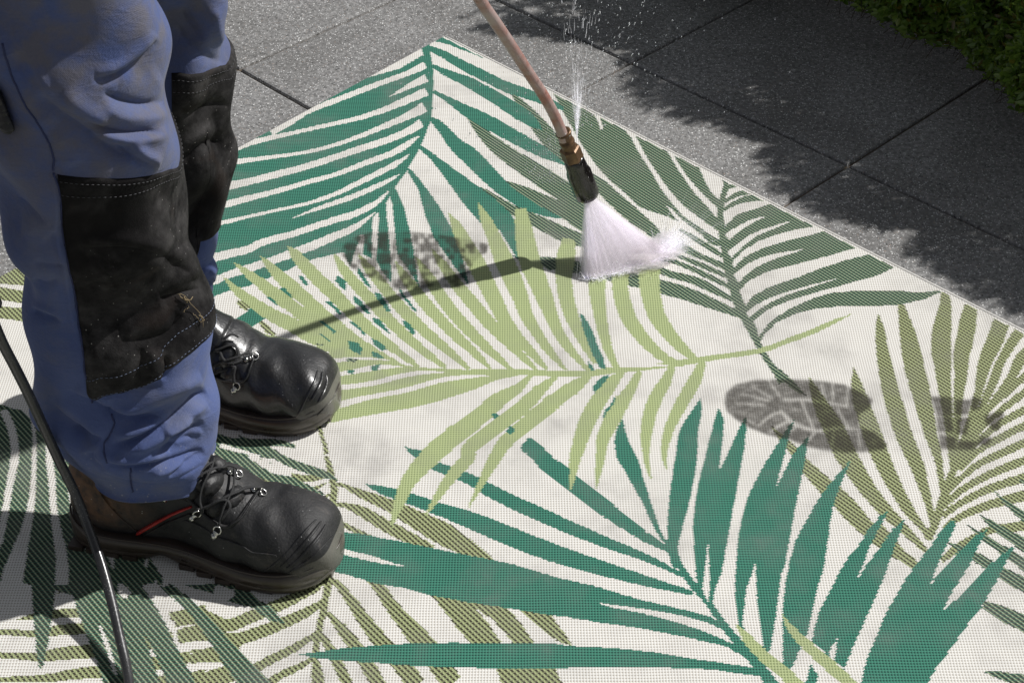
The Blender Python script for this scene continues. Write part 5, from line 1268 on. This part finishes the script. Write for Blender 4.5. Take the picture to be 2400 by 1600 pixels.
def bx(local, x0, x1, y0, y1, z0, z1):
    V = [(x0, y0, z1), (x1, y0, z1), (x1, y1, z1), (x0, y1, z1), (x0, y0, z0), (x1, y0, z0), (x1, y1, z0), (x0, y1, z0)]
    local('tread_lug', V, [(0, 1, 2, 3), (7, 6, 5, 4), (0, 4, 5, 1), (1, 5, 6, 2), (2, 6, 7, 3), (3, 7, 4, 0)], M['sole'], smooth=False)
def px_path(hit, px, off, n=30):
    pts = []
    for u, v in catmull(np.array(px, float), n):
        p, nr = hit(u, v); pts.append(np.array(p + nr * off))
    pts = np.array(pts); k = np.ones(3) / 3
    for _ in range(2):
        for c in range(3): pts[1:-1, c] = np.convolve(pts[:, c], k, 'valid')
    return pts
def lace(local, hit, px, off=.0042, r=.0021, arch=0.0, n=26):
    pts = px_path(hit, px, off, n); s = np.sin(np.linspace(0, math.pi, len(pts)))[:, None]; pts = pts + np.array([.2, 0, 1.0]) * s * arch
    V, F = tube(pts, r, 8, flat=.62); return local('lace', V, F, M['lace'])
def eyelet(local, hit, u, v, du, dv):
    p, nr = hit(u, v); p2, _ = hit(u + du, v + dv); p = np.array(p); nr = np.array(nr); d = np.array(p2) - p; d -= nr * (d @ nr); d /= np.linalg.norm(d) + 1e-9; s_ = np.cross(nr, d)
    o = p + nr * .0016
    m = MB()
    e = empty_local = None
    ring = [o + d * (.0035 + .0052 * (1 - math.cos(a)) * .5 + .0) + s_ * (.0046 * math.sin(a)) + nr * (.0012 + .0022 * (1 - math.cos(a)) * .5) for a in np.linspace(-2.4, 2.4, 15)]
    ring = [o + s_ * .0044 * math.sin(a) + d * (.0042 - .0046 * math.cos(a) * -1) + nr * .0018 for a in np.linspace(-2.2, 2.2, 15)]
    V, F = tube(ring, .00085, 7); m.add(V, F)
    V, F = tube([ring[0], ring[-1]], .0010, 7); m.add(V, F)
    V, F = tube([o + s_ * .0030 - d * .0010, o - s_ * .0030 - d * .0010], .0013, 7); m.add(V, F)
    plate = []
    for k in range(14):
        a = 2 * math.pi * k / 14; plate.append(o - d * .0052 + d * .0040 * math.cos(a) + s_ * .0034 * math.sin(a))
    V = [q - nr * .0012 for q in plate] + [q + nr * .0003 for q in plate]; m.add(V, [tuple(range(14, 28))] + [(k, (k + 1) % 14, 14 + (k + 1) % 14, 14 + k) for k in range(14)])
    V, F = lathe(o - d * .0056 + nr * .0002, nr, [(0, .0022), (.0007, .0021), (.0013, .0012), (.0014, .0001)], 10); m.add(V, F)
    return local('lace_ring', m.V, m.F, M['steel'])
def puff(local, hit, u, v, du, dv, rx, ry, rz, leather, name='tongue_pad'):
    p, nr = hit(u, v); p2, _ = hit(u + du, v + dv); p = np.array(p); nr = np.array(nr); d = np.array(p2) - p; d -= nr * (d @ nr); d /= np.linalg.norm(d) + 1e-9; s_ = np.cross(nr, d); V = []
    for i in range(13):
        ph = math.pi / 2 * i / 12
        for k in range(28):
            a = 2 * math.pi * k / 28; e = 2.4; c_, q_ = math.cos(a), math.sin(a); c_ = math.copysign(abs(c_) ** (2 / e), c_); q_ = math.copysign(abs(q_) ** (2 / e), q_)
            wr = 1 + .05 * math.sin(5 * a + i) ; V.append(p + d * rx * c_ * math.cos(ph) * wr + s_ * ry * q_ * math.cos(ph) * wr + nr * (rz * math.sin(ph) - .003))
    return local(name, V, grid_faces(13, 28), leather)
Zb = lambda t: zc((200, 1050), 3.92, t); Zr = lambda t: zc((400, 700), 3.92, t)
# near boot
tN, hN, lN = build_boot((-.520, 1.634), R(-14), M['boot'], 'near boot, dusty black leather with a red stripe and a brown stained heel', False)
pt = px_path(hN, Zb('500,762 600,705 700,650 800,600 900,560 985,530'), .0012, 24); V, F = tube(pt, np.linspace(.0055, .0026, len(pt)), 8, flat=.4); lN('side_stripe', V, F, M['red'])
pt = px_path(hN, Zb('545,790 650,735 760,680 860,640 970,600'), .0008, 24); V, F = tube(pt, .0016, 8, flat=.6); lN('piping', V, F, M['boot'])
pt = px_path(hN, Zb('90,300 140,420 230,540 330,640 430,720 510,780'), .0006, 20); V, F = tube(pt, .0014, 6, flat=.6); lN('heel_counter_seam', V, F, M['boot'])
for a_ in ((1190, 330, 60, 60, .011, .017, .010), (1060, 330, -40, 60, .008, .012, .008), (1190, 540, 60, 80, .010, .013, .009), (1380, 440, 50, 60, .010, .015, .008), (970, 400, -40, 40, .012, .010, .008), (1230, 150, 40, -60, .010, .013, .009)):
    u0, v0 = Zb('%d,%d' % a_[:2])[0]; puff(lN, hN, u0, v0, a_[2] / 3.92, a_[3] / 3.92, *a_[4:], M['boot'])
pt = px_path(hN, Zb('880,380 960,470 1060,570 1180,670 1290,715 1380,680 1470,560 1545,450 1590,390'), .0022, 50); V, F = tube(pt, .0022, 8, flat=.8); lN('throat_edge', V, F, M['boot'])
pt = px_path(hN, Zb('1340,700 1430,640 1500,540 1560,440'), .0036, 30); V, F = tube(pt, .0015, 8, flat=.8); lN('throat_edge', V, F, M['boot'])
for s in ('1070,560 1200,510 1330,455 1460,410 1590,395', '1060,560 1070,450 1090,340 1130,230 1150,130', '960,300 1060,255 1180,225 1300,210 1370,225', '1250,690 1265,620 1280,550 1330,430 1345,320 1340,230', '1130,540 1210,500 1290,500 1320,560 1270,640', '860,330 930,310 1010,270 1090,190 1160,150'):
    lace(lN, hN, Zb(s), .0070, .0019, .003)
for u0, v0, du, dv in ((1205, 770, 45, -70), (1005, 610, 45, -70), (745, 430, 20, -50), (1585, 405, 40, 10), (1365, 238, 30, 10)):
    (a_, b_), = Zb('%d,%d' % (u0, v0)); eyelet(lN, hN, a_, b_, du / 3.92, dv / 3.92)
for s, r_ in (('2120,655 2060,715 1960,830 1860,950 1740,1060 1640,1130', .0020), ('2165,670 2110,745 2010,870 1900,990 1790,1090', .0024), ('2205,700 2160,780 2060,905 1950,1020 1850,1100', .0024), ('2270,800 2180,900 2060,1010 1930,1100 1800,1170 1640,1220', .0011), ('1640,1140 1500,1195 1300,1200 1080,1140 900,1040 700,880 560,790', .0012)):
    pt = px_path(hN, Zb(s), .0004, 34); tp = np.sin(np.linspace(.12, math.pi - .12, len(pt))) ** .4; V, F = tube(pt, r_ * tp, 8, flat=.55); lN('toe_cap_ridge', V, F, M['boot'])
# far boot
tF, hF, lF = build_boot((-.545, 1.908), R(-13), M['bootw'], 'far boot, wet glossy black leather', True)
for a_ in ((420, 560, 40, 60, .012, .016, .010), (520, 520, 50, 30, .012, .015, .011), (420, 640, 30, 50, .008, .010, .008), (520, 680, 50, 40, .010, .012, .007)):
    u0, v0 = Zr('%d,%d' % a_[:2])[0]; puff(lF, hF, u0, v0, a_[2] / 3.92, a_[3] / 3.92, *a_[4:], M['bootw'])
for s in ('400,610 470,590 560,570 640,540 720,520', '560,600 600,640 600,700 610,760', '430,480 520,450 580,470 610,520 600,580 540,610', '480,390 540,370 600,380', '350,700 420,690 480,670 540,640', '470,480 500,560 560,600 650,570'):
    lace(lF, hF, Zr(s), .0070, .0019, .003)
pt = px_path(hF, Zr('400,700 480,735 550,745 640,760 700,730 730,640 760,560'), .0022, 40); V, F = tube(pt, .0022, 8, flat=.8); lF('throat_edge', V, F, M['bootw'])
for u0, v0, du, dv in ((600, 815, 40, -50), (375, 730, 30, -40), (735, 545, 30, -10)):
    (a_, b_), = Zr('%d,%d' % (u0, v0)); eyelet(lF, hF, a_, b_, du / 3.92, dv / 3.92)

for s, r_ in (('1345,660 1325,740 1280,840 1230,930 1190,1020 1120,1130', .0020), ('1390,675 1380,750 1340,840 1290,930', .0026), ('1425,700 1430,770 1400,860 1350,950', .0024), ('1530,830 1500,900 1430,980 1340,1070 1230,1150', .0011)):
    pt = px_path(hF, Zr(s), .0004, 34); tp = np.sin(np.linspace(.12, math.pi - .12, len(pt))) ** .4; V, F = tube(pt, r_ * tp, 8, flat=.55); lF('toe_cap_ridge', V, F, M['bootw'])
# dry grass sprig caught on the knee patch
sprig = tag(empty('dry_grass_sprig', tuple(surf(PF, NF, *locF(430, 702), .004))), 'tiny dry straw sprig stuck to the near knee patch', 'straw sprig')
def sp(px, r, off=.006):
    L_ = [locF(*q) for q in catmull(np.array(px, float), 12)]; pts = np.array([surf(PF, NF, v, a, off + rng.uniform(-.0006, .0012)) for v, a in L_]); V, F = tube(pts, r, 5); return mesh_obj('stalk', V, F, M['straw'], sprig)
sp(Z4('1600,1110 1680,1170 1760,1250 1810,1330 1830,1420'), 0.00036); sp(Z4('1620,1150 1700,1180 1730,1160'), 0.00054); sp(Z4('1790,1320 1830,1350 1825,1380'), 0.00084); sp(Z4('1700,1230 1650,1280'), 0.00030); sp(Z4('1740,1300 1790,1350 1810,1390'), 0.00030); sp(Z4('1660,1165 1690,1195'), 0.00108)
